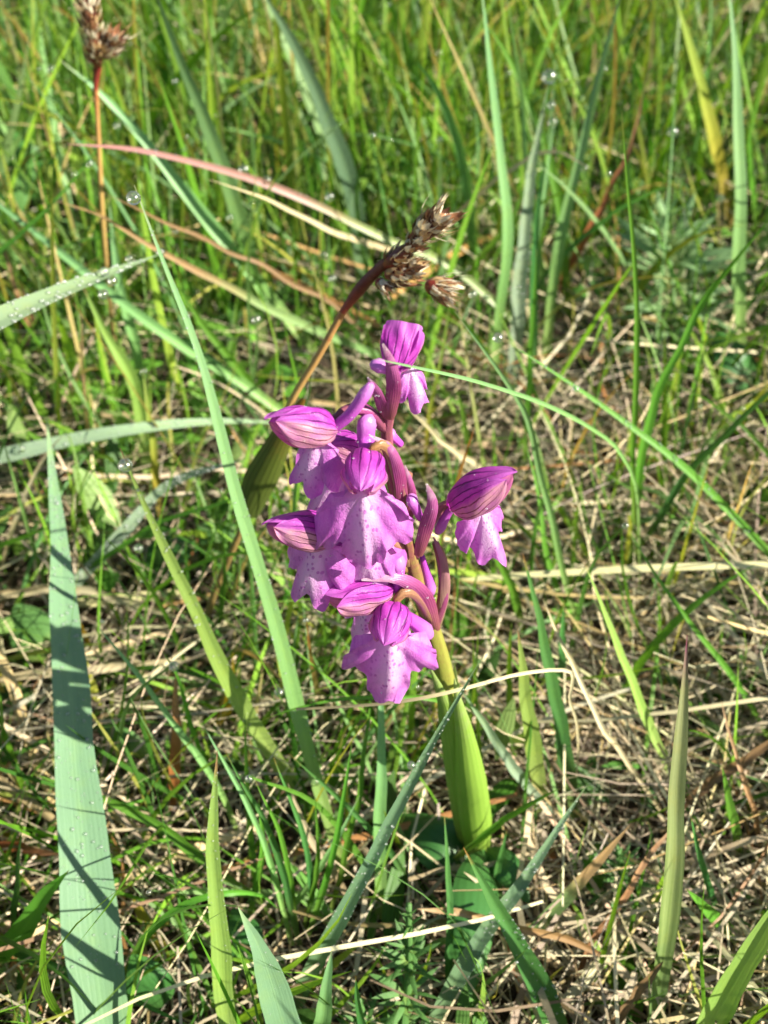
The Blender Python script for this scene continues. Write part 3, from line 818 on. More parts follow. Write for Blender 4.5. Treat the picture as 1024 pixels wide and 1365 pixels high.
# foreground
B('widest blue-green blade, standing upright at the left edge in front', 'glaucous', 1.0, 0, 5.2, [(170, 1640), (135, 1365), (106, 1060), (86, 800), (62, 558)], key='wide', vee=.10, taper=1.9, widest=.3, nh=(.22, -.72, .66))
B('long slender pale blade slanting up past the left side of the flowers', 'pale', .30, 0, 12.0, [(462, 1172), (402, 965), (346, 760), (312, 650), (265, 470), (215, 340), (179, 246)], key='slender', vee=.12, taper=2.4, roll=.1)
B('yellow-green blade with a round dewdrop near its reddish tip', 'light', .38, 0.6, 8.0, [(398, 1060), (330, 950), (268, 830), (205, 700), (160, 597)], key='dewy', vee=.15, taper=2.0)
B('withered tan base of a blade leaning at the fine grass tuft', 'straw', .16, 0.3, 3.0, [(462, 1192), (430, 1140), (400, 1085), (384, 1045)])
B('curled blue-green blade tip rising from the bottom edge', 'glaucous', .75, 0, 5.2, [(420, 1520), (378, 1365), (350, 1275), (318, 1210)], vee=.15, taper=2.2, key='bottomtip')
B('grey-green blade crossing in front of the orchid stem', 'glaucous', .29, 0, 8.2, [(385, 1350), (462, 1205), (530, 1078), (597, 955), (642, 878)], base=1.1, vee=.35, taper=2.0, key='crossing')
B('dewy dark blade leaning right below the orchid stem', 'glaucous', .34, .3, 4.0, [(555, 1400), (640, 1255), (702, 1165), (782, 1048)], vee=.4, taper=2.2, key='lowdewy')
B('glossy deep green blade with an orange tip below the stem', 'dark', .50, 0, 4.2, [(765, 1430), (708, 1290), (652, 1190), (618, 1130)], vee=.3, taper=1.8, key='glossy')
B('light green blade standing upright left of the fine tuft', 'light', .34, 0, 6.2, [(318, 1460), (300, 1340), (288, 1180), (285, 1090), (290, 1000)], vee=.2, key='upright')
B('straight pale blade hidden in part by the lowest lip', 'pale', .24, 0, 5.0, [(506, 1225), (508, 1120), (508, 1000), (507, 890)], vee=.2)
B('narrow two-toned blade with a purple tip at the right', 'purpletip', .31, 0, 8.6, [(866, 1420), (888, 1230), (905, 1050), (916, 846)], vee=.3, taper=4, key='purple')
B('soft yellow-green blade slanting in the bottom right corner', 'light', .5, .2, 7.0, [(900, 1450), (965, 1320), (1010, 1250), (1075, 1150)], vee=.4)
B('upright yellow-green blade right of the stem, bent shadow on it', 'light', .34, 0, 5.4, [(722, 1085), (710, 985), (700, 920), (690, 838)], vee=.2)
B('dark hairy blade leaning beside the upright yellow-green one', 'dark', .34, 0, 6.0, [(768, 1090), (740, 930), (715, 810), (697, 738)], vee=.25, taper=2)
B('short dark blade between the straws right of the stem', 'dark', .2, 0, 3.6, [(748, 960), (748, 880), (752, 800)], vee=.3)
B('slim light green blade leaning left over the right straw', 'light', .22, 0, 6.0, [(900, 1045), (850, 930), (815, 840), (778, 748)], vee=.3)
B('thin wiry blade with a dewdrop tip over the right straw', 'vivid', .13, 0, 5.0, [(1040, 1010), (985, 915), (920, 830), (870, 760), (834, 700)])
B('thin pale blade arching across the topmost flower', 'pale', .08, 0, 13.1, [(852, 790), (852, 665), (828, 604), (788, 572), (730, 541), (640, 510), (545, 488), (497, 478)], vee=.4, taper=4)
B('dew-beaded olive blade stretching down to the right edge', 'vivid', .20, .2, 7.6, [(1100, 830), (1024, 737), (966, 674), (912, 624), (846, 572), (800, 538), (737, 496), (672, 453)], vee=.2, key='olive', taper=2.5)
B('dark blade crossing the dew-beaded olive one at the right', 'dark', .20, 0, 8.0, [(840, 745), (870, 700), (917, 632), (970, 576), (1024, 524), (1090, 462)], vee=.4)
B('bright green blade rising to the right edge above the crossing', 'vivid', .22, 0, 9.5, [(838, 770), (850, 640), (870, 545), (905, 468), (945, 392), (1040, 275)], vee=.3)
B('hair-thin upright blade standing before the pale whorled herb', 'vivid', .14, 0, 12.0, [(848, 770), (846, 560), (846, 400), (838, 270), (830, 148)], vee=.4)
B('slender grey-green blade leaning left behind the right flower', 'pale', .15, 0, 9.6, [(776, 850), (760, 795), (737, 692), (720, 635), (700, 557), (660, 488), (606, 414)], vee=.3)
B('short bright blade behind the right flower hood', 'vivid', .2, 0, 4, [(700, 850), (688, 800), (660, 740), (628, 695)], vee=.35)
B('wiry green blade behind the right lip', 'vivid', .14, 0, 4.5, [(760, 850), (730, 740), (716, 650), (700, 590)])
B('bright narrow blade left of the olive dewy one', 'vivid', .17, 0, 7, [(700, 640), (704, 520), (712, 400), (716, 330)])
B('yellow stalk behind the topmost flower', 'yellow', .12, 0, 6, [(565, 640), (572, 560), (590, 470), (600, 400)])

# middle distance, upper part
B('folded grey blade capped by a big dewdrop near the top', 'frosty', .46, 0, 8.0, [(682, 520), (692, 400), (700, 300), (714, 200), (732, 108)], vee=.35, taper=2.2, key='folded')
B('dark green blade close behind the folded grey one', 'dark', .24, 0, 7.0, [(712, 520), (712, 400), (716, 300), (728, 190)], vee=.3)
B('white-lit thin blade right of the folded grey one', 'pale', .14, 0, 7.0, [(705, 480), (710, 380), (722, 280), (742, 145)], vee=.3)
B('hair-thin tip above the big dewdrop near the top', 'vivid', .10, 5.0, 9.2, [(724, 180), (736, 90), (744, 38)])
B('broad pale blade rising to the top edge at right of centre', 'pale', .30, 0, 11, [(655, 540), (672, 340), (662, 160), (640, -40)], vee=.15)
B('twisted pale blade next to the top edge right of centre', 'pale', .24, 0, 10, [(735, 440), (712, 300), (696, 120), (672, -30)], vee=.3, twist=.7)
B('broad blade leaning right up to the top edge', 'pale', .32, 0, 10.5, [(726, 500), (742, 350), (785, 160), (836, -40)], vee=.3)
B('yellowing blade in the upper right with a brown base', 'yellow', .5, 0, 8.5, [(975, 300), (952, 190), (930, 100), (895, -20)], vee=.3)
B('tall pale blade at the right edge, upper part', 'pale', .4, 0, 10.5, [(985, 520), (986, 330), (984, 150), (970, -40)], vee=.2)
B('slim blade near the upper right corner', 'vivid', .26, 0, 9, [(1010, 330), (1000, 180), (1040, 60)], vee=.3)
B('green blade leaning left at the upper right', 'vivid', .28, 0, 9, [(760, 440), (740, 250), (690, 100), (640, 20)], vee=.3)
B('dark thin blade with a bent black tip left of the herb', 'dark', .15, 0, 7.2, [(690, 440), (740, 350), (800, 300), (850, 265), (906, 244)], vee=.3)
B('rust red dead leaf leaning right at the upper right', 'rust', .30, 0, 7.0, [(735, 410), (765, 345), (815, 255), (845, 180), (866, 85)], vee=.4, taper=1.4)
B('bent pale straw reaching right from the rush spikelets', 'straw', .12, 3.0, 7.0, [(590, 300), (650, 250), (700, 214), (735, 203), (790, 225)])
B('pink-flushed blade lying across the upper left', 'pinktip', .21, .3, 9.0, [(735, 470), (660, 405), (600, 355), (525, 322), (440, 282), (330, 236), (200, 203), (88, 192)], vee=.3, taper=5, base=.9, key='pink')
B('tan dry leaf just under the pink-flushed blade', 'straw', .18, 2.0, 8.2, [(560, 350), (500, 326), (400, 288), (330, 258), (278, 239)], vee=.3, taper=2)
B('brown shrivelled leaf running down towards the rush stalk', 'brown', .12, .5, 8.0, [(560, 500), (450, 412), (360, 362), (250, 310), (140, 258)], vee=.5, taper=6)
B('tan-tipped blade crossing behind the slender pale one', 'tantip', .26, .5, 8.0, [(520, 480), (400, 430), (300, 382), (205, 330), (140, 290), (75, 267)], vee=.3, taper=2)
B('grey dew-covered blade entering from the left edge', 'frosty', .72, 5.0, 10.0, [(-720, 1050, 0), (-460, 720, 4.5), (-260, 570, 7.0), (-100, 474, 8.2), (0, 428, 8.4), (100, 382, 8.2), (216, 338, 7.6)], vee=.2, taper=5, base=.9, key='grey', nh=(.15, -.55, .8), n=44)
B('blue-green blade bent down from the top edge, left of centre', 'glaucous', .60, 0, 10.0, [(488, 400), (466, 235), (432, 145), (392, 60), (338, -30)], vee=.2, twist=.5, taper=2.5, widest=.5)
B('long pale blade leaning left up to the top edge', 'pale', .50, 0, 10.5, [(352, 470), (325, 310), (285, 190), (245, 90), (200, -30)], vee=.15)
B('wide pale blade running up left behind the pink-flushed one', 'pale', .40, 0, 8.2, [(420, 470), (310, 335), (220, 220), (140, 130), (80, 80)], vee=.25)
B('pale dewy blade slanting down from the left edge', 'pale', .30, .3, 6.5, [(430, 590), (330, 515), (245, 460), (165, 405), (60, 320), (-50, 235)], vee=.3)
B('green blade below the tan-tipped one', 'vivid', .26, 0, 5, [(380, 580), (330, 510), (285, 450), (228, 370)], vee=.3)
B('upright grey blade in the left background', 'pale', .30, 0, 6.0, [(200, 560), (180, 460), (160, 380), (145, 260)], vee=.3)
B('yellow-green blade in the left background, slanting', 'light', .36, 0, 5.6, [(200, 640), (180, 520), (140, 440), (110, 380)], vee=.3)
B('thin blade leaning right at the left edge', 'vivid', .16, 0, 8, [(-190, 560), (-60, 385), (30, 310), (90, 250), (156, 165)])
B('rusty leaf fragment low in the left background', 'orange', .4, 0, 3.0, [(60, 470), (45, 430), (20, 370), (5, 330)], vee=.3)
B('yellow upright blade behind the slender pale one', 'yellow', .2, 0, 4, [(215, 700), (205, 600), (190, 490)], vee=.3)
B('dewy blade lying level at the left, below the middle', 'frosty', .42, 1.0, 3.6, [(-200, 680, 0), (-100, 630, 1.6), (0, 606, 2.6), (120, 580, 3.0), (200, 570, 3.0), (300, 562, 2.7), (400, 566, 2.1)], vee=.2, key='level', nh=(.3, -.5, .8))
B('grey dewy blade curving up from the lower left', 'frosty', .30, .2, 4.4, [(60, 830), (110, 765), (165, 708), (230, 645), (330, 610)], vee=.2, key='curving', nh=(.5, -.45, .75))
B('thin dark blade beaded with dew near the rush stalk', 'vivid', .12, .4, 4.6, [(60, 800), (120, 755), (200, 705), (280, 675), (350, 650)])
B('short green blade poking in at the left edge', 'vivid', .16, .6, 3.6, [(-60, 745), (20, 720), (70, 702)])

# lower left
B('pale straight blade with a fine tip below the left middle', 'pale', .14, 0, 5.0, [(318, 1110), (285, 1040), (200, 920), (124, 828)], vee=.3)
B('wiry blade holding a dewdrop in the lower left', 'vivid', .11, 0, 4.8, [(290, 1060), (262, 985), (240, 910), (213, 862)])
B('bright blade running behind the widest blade, lower left', 'vivid', .20, .6, 2.2, [(360, 1210), (278, 1152), (210, 1100), (130, 1062), (40, 1030)], vee=.3)
B('arched thin green blade near the bottom left', 'vivid', .14, .2, 2.0, [(160, 1305, .2), (195, 1250, 1.6), (240, 1210, 2.6), (300, 1190, 2.9), (345, 1192, 2.4), (375, 1215, 1.2)], vee=.3)
B('olive blade leaning right beside the widest blade', 'vivid', .42, .1, 3.2, [(-20, 1290), (30, 1240), (60, 1195), (92, 1160)], vee=.3)
B('small dark blade standing at the lower left edge', 'dark', .14, 0, 4.0, [(18, 1260), (22, 1180), (30, 1102)], vee=.3)
B('dark green blade lying across the bottom left corner', 'dark', .22, .3, 1.5, [(-40, 1240), (40, 1275), (130, 1310), (270, 1375)], vee=.3)
B('thin reddish leaf tip at the lower left edge', 'rust', .12, .3, 2.2, [(-30, 1060), (0, 1030), (22, 1010)])
B('red-brown leaf lying at the lower left edge', 'rust', .24, .5, 1.2, [(-20, 1130), (30, 1130), (85, 1140)])
B('brown upright dead stalk behind the lower left grass', 'rust', .24, 0, 3.2, [(230, 1080), (234, 980), (234, 890)], vee=.3)
B('pale straw lying level at the left edge', 'straw', .2, .6, 1.4, [(-60, 800), (60, 785), (160, 800), (260, 830)], vee=.35, taper=6)
B('tan straw lying behind the widest blade', 'straw', .2, .5, 1.0, [(-50, 910), (60, 900), (180, 885), (280, 875)], vee=.35, taper=6)
B('thin cream straw leaning at the far left', 'straw', .12, .2, 4.2, [(0, 760), (30, 670), (60, 610), (88, 575)])
B('bleached straw sliver beside the level dewy blade', 'straw', .12, .5, 1.4, [(-60, 575), (30, 560), (95, 556)])

# fine tuft in front of the rush
tuft = [((400, 1260), (300, 1000), 5.0, 'dark', .14, 'outermost dark blade on the left of the fine tuft'), ((395, 1240), (340, 1040), 4.6, 'vivid', .11, 'fine blade with a dewdrop at its tip in the tuft'),
        ((405, 1240), (420, 1060), 3.4, 'vivid', .10, 'short bright blade in the middle of the fine tuft'), ((410, 1250), (470, 985), 4.4, 'vivid', .13, 'fine blade leaning right out of the tuft'),
        ((390, 1260), (268, 960), 4.8, 'pale', .12, 'pale fine blade leaning far left out of the tuft'), ((420, 1240), (365, 1010), 4.4, 'dark', .12, 'dark fine blade upright in the tuft'),
        ((375, 1230), (480, 1060), 3.2, 'pale', .12, 'pale fine blade crossing the tuft to the right'), ((560, 1200), (385, 1005), 4.0, 'dark', .14, 'dark blade slanting left from the shaded orchid leaf'),
        ((330, 1230), (345, 1060), 3.2, 'vivid', .13, 'bright fine blade at the foot of the upright light one'), ((440, 1220), (498, 900), 4.6, 'vivid', .12, 'fine blade pointing up to the lowest lip')]
for a, b, h, stl, wd, lab in tuft:
    m = ((a[0] * .55 + b[0] * .45) + 12, a[1] * .5 + b[1] * .5)
    B(lab, stl, wd, 0, h, [a, m, b], vee=.35, group='fine blades of the tuft left of the orchid')

# straws and small blades round the stem
B('cream straw stretched level across the lower stem, kinked at right', 'straw', .06, 5.0, 5.0, [(395, 945, 5.6), (500, 938, 6.2), (612, 921, 6.6), (690, 903, 6.3), (742, 901, 5.8), (765, 916, 5.0), (770, 985, 2.5), (768, 1060, .4)], vee=.4, base=.7, taper=7)
B('thin green blade under the level straw at the lowest lip', 'vivid', .12, 3.0, 5.0, [(612, 1062, .1), (608, 990, 2.6), (590, 940, 4.4), (520, 930, 4.8), (450, 932, 4.8), (390, 945, 4.6), (345, 962, 4.2)], vee=.3)
B('cream curved straw beside the upper stem', 'straw', .12, .8, 5.5, [(690, 665), (640, 622), (590, 590), (555, 555), (532, 520)], vee=.3, taper=4)
B('orange-brown straw lying below the orchid foot', 'orange', .14, 1.6, 2.2, [(800, 1272), (745, 1250), (640, 1222), (556, 1212)], vee=.4, taper=8)
B('narrow bright blade crossing the orchid foot', 'vivid', .14, .8, 3.4, [(606, 1145), (650, 1110), (700, 1075), (748, 1050)], vee=.35)
B('cream straw lying close across the orchid foot', 'straw', .10, .9, 1.2, [(545, 1172), (600, 1158), (660, 1150), (735, 1128)], taper=6)
B('dull straw bowed in front of the orchid foot', 'straw', .09, .6, .9, [(585, 1205), (620, 1172), (665, 1160), (705, 1180)], taper=6)
B('short green blade springing up at the orchid foot', 'dark', .16, .2, 2.2, [(668, 1215), (664, 1165), (676, 1105)], vee=.3)
B('pale straw splinter in front of the orchid foot', 'straw', .09, 1.0, 1.6, [(660, 1195), (640, 1178), (618, 1162)])
B('long tan straw leaning on the right thatch', 'straw', .10, .6, 4.4, [(880, 1080), (800, 960), (750, 860), (724, 798)], vee=.35, taper=6)
B('brown stalk slanting across the right thatch', 'orange', .13, .5, 2.4, [(770, 1300), (800, 1240), (850, 1160), (900, 1100)], vee=.5, taper=8)
B('dark brown stalk end leaning from the right edge', 'brown', .20, 1.0, 2.6, [(900, 1080), (960, 1035), (1040, 980)], vee=.5, taper=8)
B('orange dead blade at the right edge', 'orange', .11, .4, 3.2, [(1020, 1150), (1005, 1090), (980, 1000), (960, 930)], vee=.4)
B('purplish brown stalk at the bottom right', 'brown', .16, .6, 2.6, [(790, 1400), (840, 1335), (885, 1280)], vee=.5, taper=8)
B('dark red leaf in the shade under the glossy blade', 'rust', .34, .1, 1.2, [(700, 1330), (690, 1270), (665, 1225)], vee=.3)
B('green blade with a brown end leaning at the lower right', 'tantip', .30, .2, 3.0, [(690, 1260), (740, 1210), (790, 1155), (840, 1100)], vee=.3)
B('blurred green blade at the right of the purple-tipped one', 'vivid', .26, .2, 2.8, [(985, 1255), (950, 1220), (915, 1185)], vee=.3)
B('thin dark blade in the lower right thatch', 'dark', .14, .2, 3.6, [(960, 1230), (935, 1150), (920, 1085)], vee=.3)
B('bright blade standing by the right edge', 'vivid', .2, 0, 4.4, [(985, 1140), (975, 1080), (962, 1020)], vee=.3)
B('narrow pale blade at the very bottom centre', 'pale', .3, .2, 3.8, [(415, 1440), (430, 1350), (443, 1265)], vee=.3)
B('short dark blade by the lower herb', 'dark', .16, .2, 3.2, [(500, 1430), (480, 1350), (474, 1300)], vee=.3)
B('thin dark upright blade in front of the shaded orchid leaf', 'dark', .15, 0, 3.6, [(594, 1370), (600, 1250), (597, 1160), (592, 1082)], vee=.3)
B('grey hairy blade leaning away behind the stem leaf', 'frosty', .22, .3, 4.2, [(735, 1085), (690, 1030), (650, 970), (615, 920)], vee=.3)

# ------------------------------------------------------------------ field wood-rush
def wood_rush(label, stalk, scale, Y, heads, sheath=None, bract=None, stalk_r=.09):
    P = smooth_path(np.array([PY(a, b, Y) for a, b in stalk]), 30)
    root = bpy.data.objects.new('wood_rush', None); col.objects.link(root)
    root.location = P[0] * U; BASE[root.as_pointer()] = P[0]
    root['label'] = label; root['category'] = 'wood-rush'; root['group'] = 'brown wood-rush seed heads'
    part('stalk', tube(P, np.linspace(stalk_r, stalk_r * .8, 30), 9), 'rush_stalk', root, P[0])
    if sheath:
        pts, wd = sheath
        Q = smooth_path(np.array([PY(a, b, Y - .12) for a, b in pts]), 16)
        s = np.linspace(0, 1, 16)
        part('sheath', ribbon(Q, wd * np.interp(s, [0, .3, .7, 1], [.75, 1, .6, .12]), (.1, -1, .3), cup=1.1, m=9), 'rush_sheath', root, Q[0])
    if bract:
        for pts, wd in bract:
            Q = smooth_path(np.array([PY(a, b, Y - .14) for a, b in pts]), 18)
            s = np.linspace(0, 1, 18)
            part('bract', ribbon(Q, wd * np.interp(s, [0, .25, .6, 1], [.5, 1, .8, .1]), (.1, -1, .3), cup=1.1, m=9), 'rush_red', root, Q[0])
    rs = np.random.default_rng(11)
    for (x0, y0, x1, y1, R, n) in heads:
        A, Bp = PY(x0, y0, Y - .2), PY(x1, y1, Y - .25)
        hd = part('spikelet', tube(smooth_path([A, Bp], 6), [R * .3, R * .5, R * .55, R * .5, R * .35, R * .1], 7), 'rush_red', root, A)
        mb = MB(); ax = nrm(Bp - A); L = np.linalg.norm(Bp - A)
        for i in range(n):
            t = rs.uniform(0, .95)
            rd = nrm(rs.normal(0, 1, 3)); rd = nrm(rd - ax * (rd @ ax))
            p0 = A + ax * L * t + rd * R * .25
            dirv = nrm(ax * rs.uniform(.5, 1.2) + rd * rs.uniform(.5, 1.0))
            ln = R * rs.uniform(.6, 1.25) if i % 7 else R * rs.uniform(1.4, 2.2)
            pts = smooth_path([p0, p0 + dirv * ln * .5 + rd * R * .08, p0 + nrm(dirv + ax * .4) * ln], 5)
            c = [(.30, .14, .07), (.52, .34, .17), (.84, .74, .56), (.14, .06, .04)][rs.choice(4, p=[.24, .24, .44, .08])]
            v, f, uv = ribbon(pts, min(ln, R * 1.3) * (.46 if i % 7 else .07) * np.array([.5, 1, .9, .5, .05]), rd, cup=.7, m=5)
            mb.add(v, f, uv, c)
        obj('scales', mb.mesh('scales', M['glume'], A), hd, A, kind='stuff')
    return root
wood_rush('brown wood-rush head bending over the orchid on a reddish stalk', [(262, 890), (283, 800), (318, 715), (350, 632), (386, 540), (425, 474), (462, 408), (490, 372)], 1, 5.2,
          [(514, 354, 556, 322, .23, 80), (550, 320, 592, 286, .30, 150), (514, 366, 554, 360, .26, 110), (568, 379, 597, 388, .29, 130), (502, 374, 518, 386, .18, 40)],
          ([(328, 690), (352, 636), (376, 586), (405, 532)], .85), [([(456, 418), (488, 378), (522, 345), (565, 312)], .27), ([(500, 378), (535, 380), (565, 380)], .14)], .078)
wood_rush('blurred reddish-brown wood-rush head in the upper left corner', [(158, 520), (140, 330), (132, 200), (127, 100)], 1, 14.5,
          [(130, 88, 122, 30, .34, 110), (120, 30, 112, -20, .38, 80), (138, 75, 154, 50, .34, 80)], None, [([(127, 120), (130, 60), (118, 0)], .25)], .07)

# ------------------------------------------------------------------ whorled herbs and broad leaves
def herb(label, base, top, nwh, leaf, wd, mat, nper=7, lean=.9):
    P = smooth_path([base, base * .5 + top * .5 + np.array([.1, 0, 0]), top], 16)
    root = bpy.data.objects.new('whorled_herb', None); col.objects.link(root)
    root.location = P[0] * U; BASE[root.as_pointer()] = P[0]
    root['label'] = label; root['category'] = 'herb'; root['group'] = 'whorled herbs among the grass'
    part('stem', tube(P, np.linspace(.09, .05, 16), 8), mat, root, P[0])
    L0 = smooth_path([(0, 0, 0), (0, .5, .05), (0, 1, -.06)], 7)
    s = np.linspace(0, 1, 7)
    mb = MB(); mb.add(*ribbon(L0, wd / leaf * np.array([.35, .75, .95, 1, .9, .6, .06]), (0, 0, 1), cup=.35, m=5))
    me = mb.mesh('leaf', M[mat])
    rs = np.random.default_rng(int(base[0] * 100) % 997)
    for i in range(nwh):
        t = (i + .6) / nwh
        c = P[int(t * 15)]
        k = leaf * (.75 + .5 * math.sin(math.pi * min(t * 1.1, 1))) * (1 - .45 * max(0, t - .7) / .3)
        up = .15 + 1.0 * t ** 2.0
        for j in range(nper):
            o = bpy.data.objects.new('leaf', me); col.objects.link(o); o.parent = root
            o.location = (c - P[0]) * U
            kk = k * rs.uniform(.75, 1.15)
            o.scale = (kk, kk, kk)
            o.rotation_euler = (up + rs.normal(0, .15), rs.normal(0, .3), 2 * math.pi * (j + .5 * (i % 2)) / nper + rs.normal(0, .15))
    return root
herb('pale whorled herb with narrow leaves at the upper right', PZ(900, 490, 0), PZ(885, 285, 4.2), 8, 1.9, .26, 'herb_pale', 9)
herb('small whorled herb at the bottom, just left of the orchid foot', PZ(528, 1420, 0), PZ(545, 1205, 3.0), 11, .58, .085, 'herb', 8)
herb('small dark whorled herb among the straw, lower right', PZ(818, 1200, .2), PZ(824, 1135, 1.6), 5, .58, .10, 'herb', 7)
herb('small whorled sprig low beside the bottom herb', PZ(490, 1440, 0), PZ(478, 1330, 1.4), 5, .56, .09, 'herb', 7)

def broad_leaf(label, pts, wd, mat='broad', nh=(0, -.5, .85), cup=.35):
    P = smooth_path([PZ(*p) for p in pts], 14)
    o = ovate(P, wd, nh, cup, mat, None, 'broad_leaf', label=label, category='leaf', group='broad leaves low in the grass')
    return o
broad_leaf('rounded dark green leaf beside the widest blade at the bottom left', [(215, 1345, .2), (195, 1310, .9), (175, 1272, 1.1)], .85)
broad_leaf('pale broad leaf at the left edge behind the widest blade', [(60, 880, .2), (40, 840, .6), (20, 805, .8)], 1.1, 'herb')
broad_leaf('lit rounded leaf left of the middle flower', [(330, 760, .2), (300, 725, .8), (262, 700, .9)], 1.1, 'herb')
broad_leaf('green leaf under the grey curving blade', [(190, 760, .2), (225, 735, .6), (265, 728, .6)], .9, 'broad')
broad_leaf('bright oval leaf low in the lower left moss', [(200, 1010, .4), (165, 985, .8), (125, 968, .7)], .45, 'herb')
broad_leaf('broad green leaf in the left background', [(60, 260, 1), (35, 215, 3.2), (10, 170, 4)], 1.6, 'broad')
broad_leaf('broad shaded leaf at the left edge in the background', [(-30, 330, 1), (10, 260, 2.6), (45, 205, 3.2)], 1.4, 'herb')
broad_leaf('green leaf lying right of the pale whorled herb', [(1020, 520, .5), (985, 480, 1.6), (955, 440, 1.8)], 1.3, 'broad')
broad_leaf('dark leaf in the shade between the tuft and the bottom blade tip', [(340, 1290, .2), (325, 1250, .5), (310, 1210, .4)], .7)

# ------------------------------------------------------------------ dew
def drop_mesh():
    import bmesh
    bm = bmesh.new()
    bmesh.ops.create_uvsphere(bm, u_segments=20, v_segments=14, radius=1)
    for v in bm.verts: v.co.z *= .93
    me = bpy.data.meshes.new('dewdrop'); bm.to_mesh(me); bm.free()
    me.polygons.foreach_set('use_smooth', np.ones(len(me.polygons), bool))
    me.materials.append(M['dew'])
    return me
DM = drop_mesh()
def dew(label, px, py, z, rpx, group='dewdrops on the grass'):
    p = PZ(px, py, z); r = rpx * (p - CAM) @ FWD / FPX
    o = bpy.data.objects.new('dewdrop', DM); col.objects.link(o)
    o.location = p * U; o.scale = (r * U,) * 3
    o['label'] = label; o['category'] = 'dewdrop'; o['group'] = group
    return o, p
def on_blade(key, px, py):
    _, P, wd, grid = BL[key]
    x, y, _d = proj(P)
    i = int(np.argmin((x - px) ** 2 + (y - py) ** 2))
    return P[i]
def dew_on(label, key, px, py, rpx):
    p = on_blade(key, px, py)
    d = ray(px, py); t = (p - CAM) @ FWD
    r = rpx * t / FPX
    q = CAM + d * (t - r * .5)
    o, _ = dew(label, px, py, q[2], rpx)
    return o
dew_on('large round dewdrop on the reddish-tipped yellow-green blade', 'dewy', 167, 620, 10)
dew_on('big dewdrop just under the tip of the long slender pale blade', 'slender', 178, 264, 10)
dew_on('big brown-tinted dewdrop capping the folded grey blade', 'folded', 732, 102, 10)
dew_on('small dewdrop below the cap of the folded grey blade', 'folded', 735, 140, 6)
dew_on('dark dewdrop on top of the grey left-edge blade', 'grey', 140, 362, 6)
dew_on('amber-lit dewdrop on top of the grey left-edge blade', 'grey', 172, 345, 5)
dew_on('clear dewdrop under the grey left-edge blade', 'grey', 150, 374, 7)
dew_on('dewdrop hanging below the grey left-edge blade', 'grey', 138, 392, 7)
dew_on('dewdrop at the tip of the grey left-edge blade', 'grey', 214, 336, 6)
dew_on('white-lit dewdrop on the middle of the pink-flushed blade', 'pink', 325, 226, 7)
dew_on('pair-end dewdrop on the pink-flushed blade, right of the white-lit one', 'pink', 356, 240, 6)
dew_on('dewdrop on the pink-flushed blade near the rush head', 'pink', 440, 262, 6)
dew_on('dewdrop on the rim of the level dewy blade at the far left', 'level', 28, 598, 6)
dew_on('dewdrop at the upper end of the dew-beaded olive blade', 'olive', 664, 450, 7)
dew_on('dewdrop on the middle of the dew-beaded olive blade', 'olive', 768, 518, 5)
dew_on('dewdrop hanging under the slender pale blade beside the lowest flower', 'slender', 372, 923, 7)
dew_on('dewdrop low on the slender pale blade', 'slender', 420, 1042, 6)
dew_on('dewdrop on the left side of the crossing grey-green blade', 'crossing', 548, 1020, 6)

# drops held up by fine grass tips: each gets its own thin blade underneath
tips = []
def dew_tip(label, px, py, z, rpx):
    rpx = rpx * .8
    o, p = dew(label, px, py, z, rpx)
    tips.append((p, rpx * (p - CAM) @ FWD / FPX))
dew_tip('dewdrop at the tip of a fine tuft blade', 332, 1038, 4.6, 7)
dew_tip('dewdrop near the end of the wiry lower left blade', 232, 888, 4.7, 9)
dew_tip('dewdrop at the tip of the thin wiry blade on the right', 834, 701, 5.0, 6)
dew_tip('dewdrop hanging below the thin dark beaded blade', 185, 731, 3.6, 8)
dew_tip('large pale dewdrop far right of the rush head', 897, 176, 5.5, 9)
dew_tip('bright dewdrop above the pale whorled herb', 960, 264, 5.0, 7)
dew_tip('dewdrop left of the folded blade near the top', 678, 97, 6.5, 6)
dew_tip('bluish dewdrop halfway up the thin white-lit blade', 737, 163, 6.5, 8)
dew_tip('dewdrop between the rust leaf and the hair-thin blade', 780, 224, 5.0, 6)
dew_tip('dewdrop over the rush head, near the top', 586, 186, 6.0, 6)
dew_tip('dewdrop right of the lower rush spikelet', 631, 392, 4.2, 7)
dew_tip('small dewdrop at the right of the lower rush spikelet pair', 648, 396, 4.2, 5)
dew_tip('dewdrop left of the rush head, upper of two', 432, 340, 5.0, 7)
dew_tip('dewdrop left of the rush head, lower of two', 444, 371, 4.6, 7)
dew_tip('dewdrop by the blue-green bent blade in the upper middle', 498, 180, 6.0, 5)
dew_tip('dewdrop under the white-lit one of the pink-flushed blade', 306, 290, 5.0, 6)
dew_tip('dewdrop in the upper left behind the second rush stalk', 68, 92, 6.0, 7)
dew_tip('dewdrop right of the second rush stalk', 156, 168, 7.0, 6)
dew_tip('dewdrop left of the second rush stalk, middle', 100, 232, 6.0, 5)
dew_tip('dewdrop below the second rush head', 120, 218, 6.0, 7)
dew_tip('dewdrop between the two leaning pale blades, upper left', 234, 108, 6.0, 5)
dew_tip('lone dewdrop left of the flowers, low in the green', 192, 495, 3.0, 6)
dew_tip('dewdrop beside the brown shrivelled leaf end', 342, 426, 4.0, 8)
dew_tip('dewdrop by the yellow-green background blade', 215, 372, 4.0, 5)
dew_tip('dewdrop high in the right middle grass', 586, 70, 5.0, 5)
dew_tip('dewdrop near the right edge below the pale herb', 990, 545, 3.0, 5)
dew_tip('dewdrop by the right edge on dark blade level', 985, 556, 4.2, 6)
dew_tip('tiny dewdrop on the straw right of the dark short blade', 913, 424, 3.0, 5)
dew_tip('dewdrop under the broad blade leaning right at the top', 805, 92, 5.5, 5)
dew_tip('dewdrop in front of the rust red leaf', 812, 232, 4.6, 5)
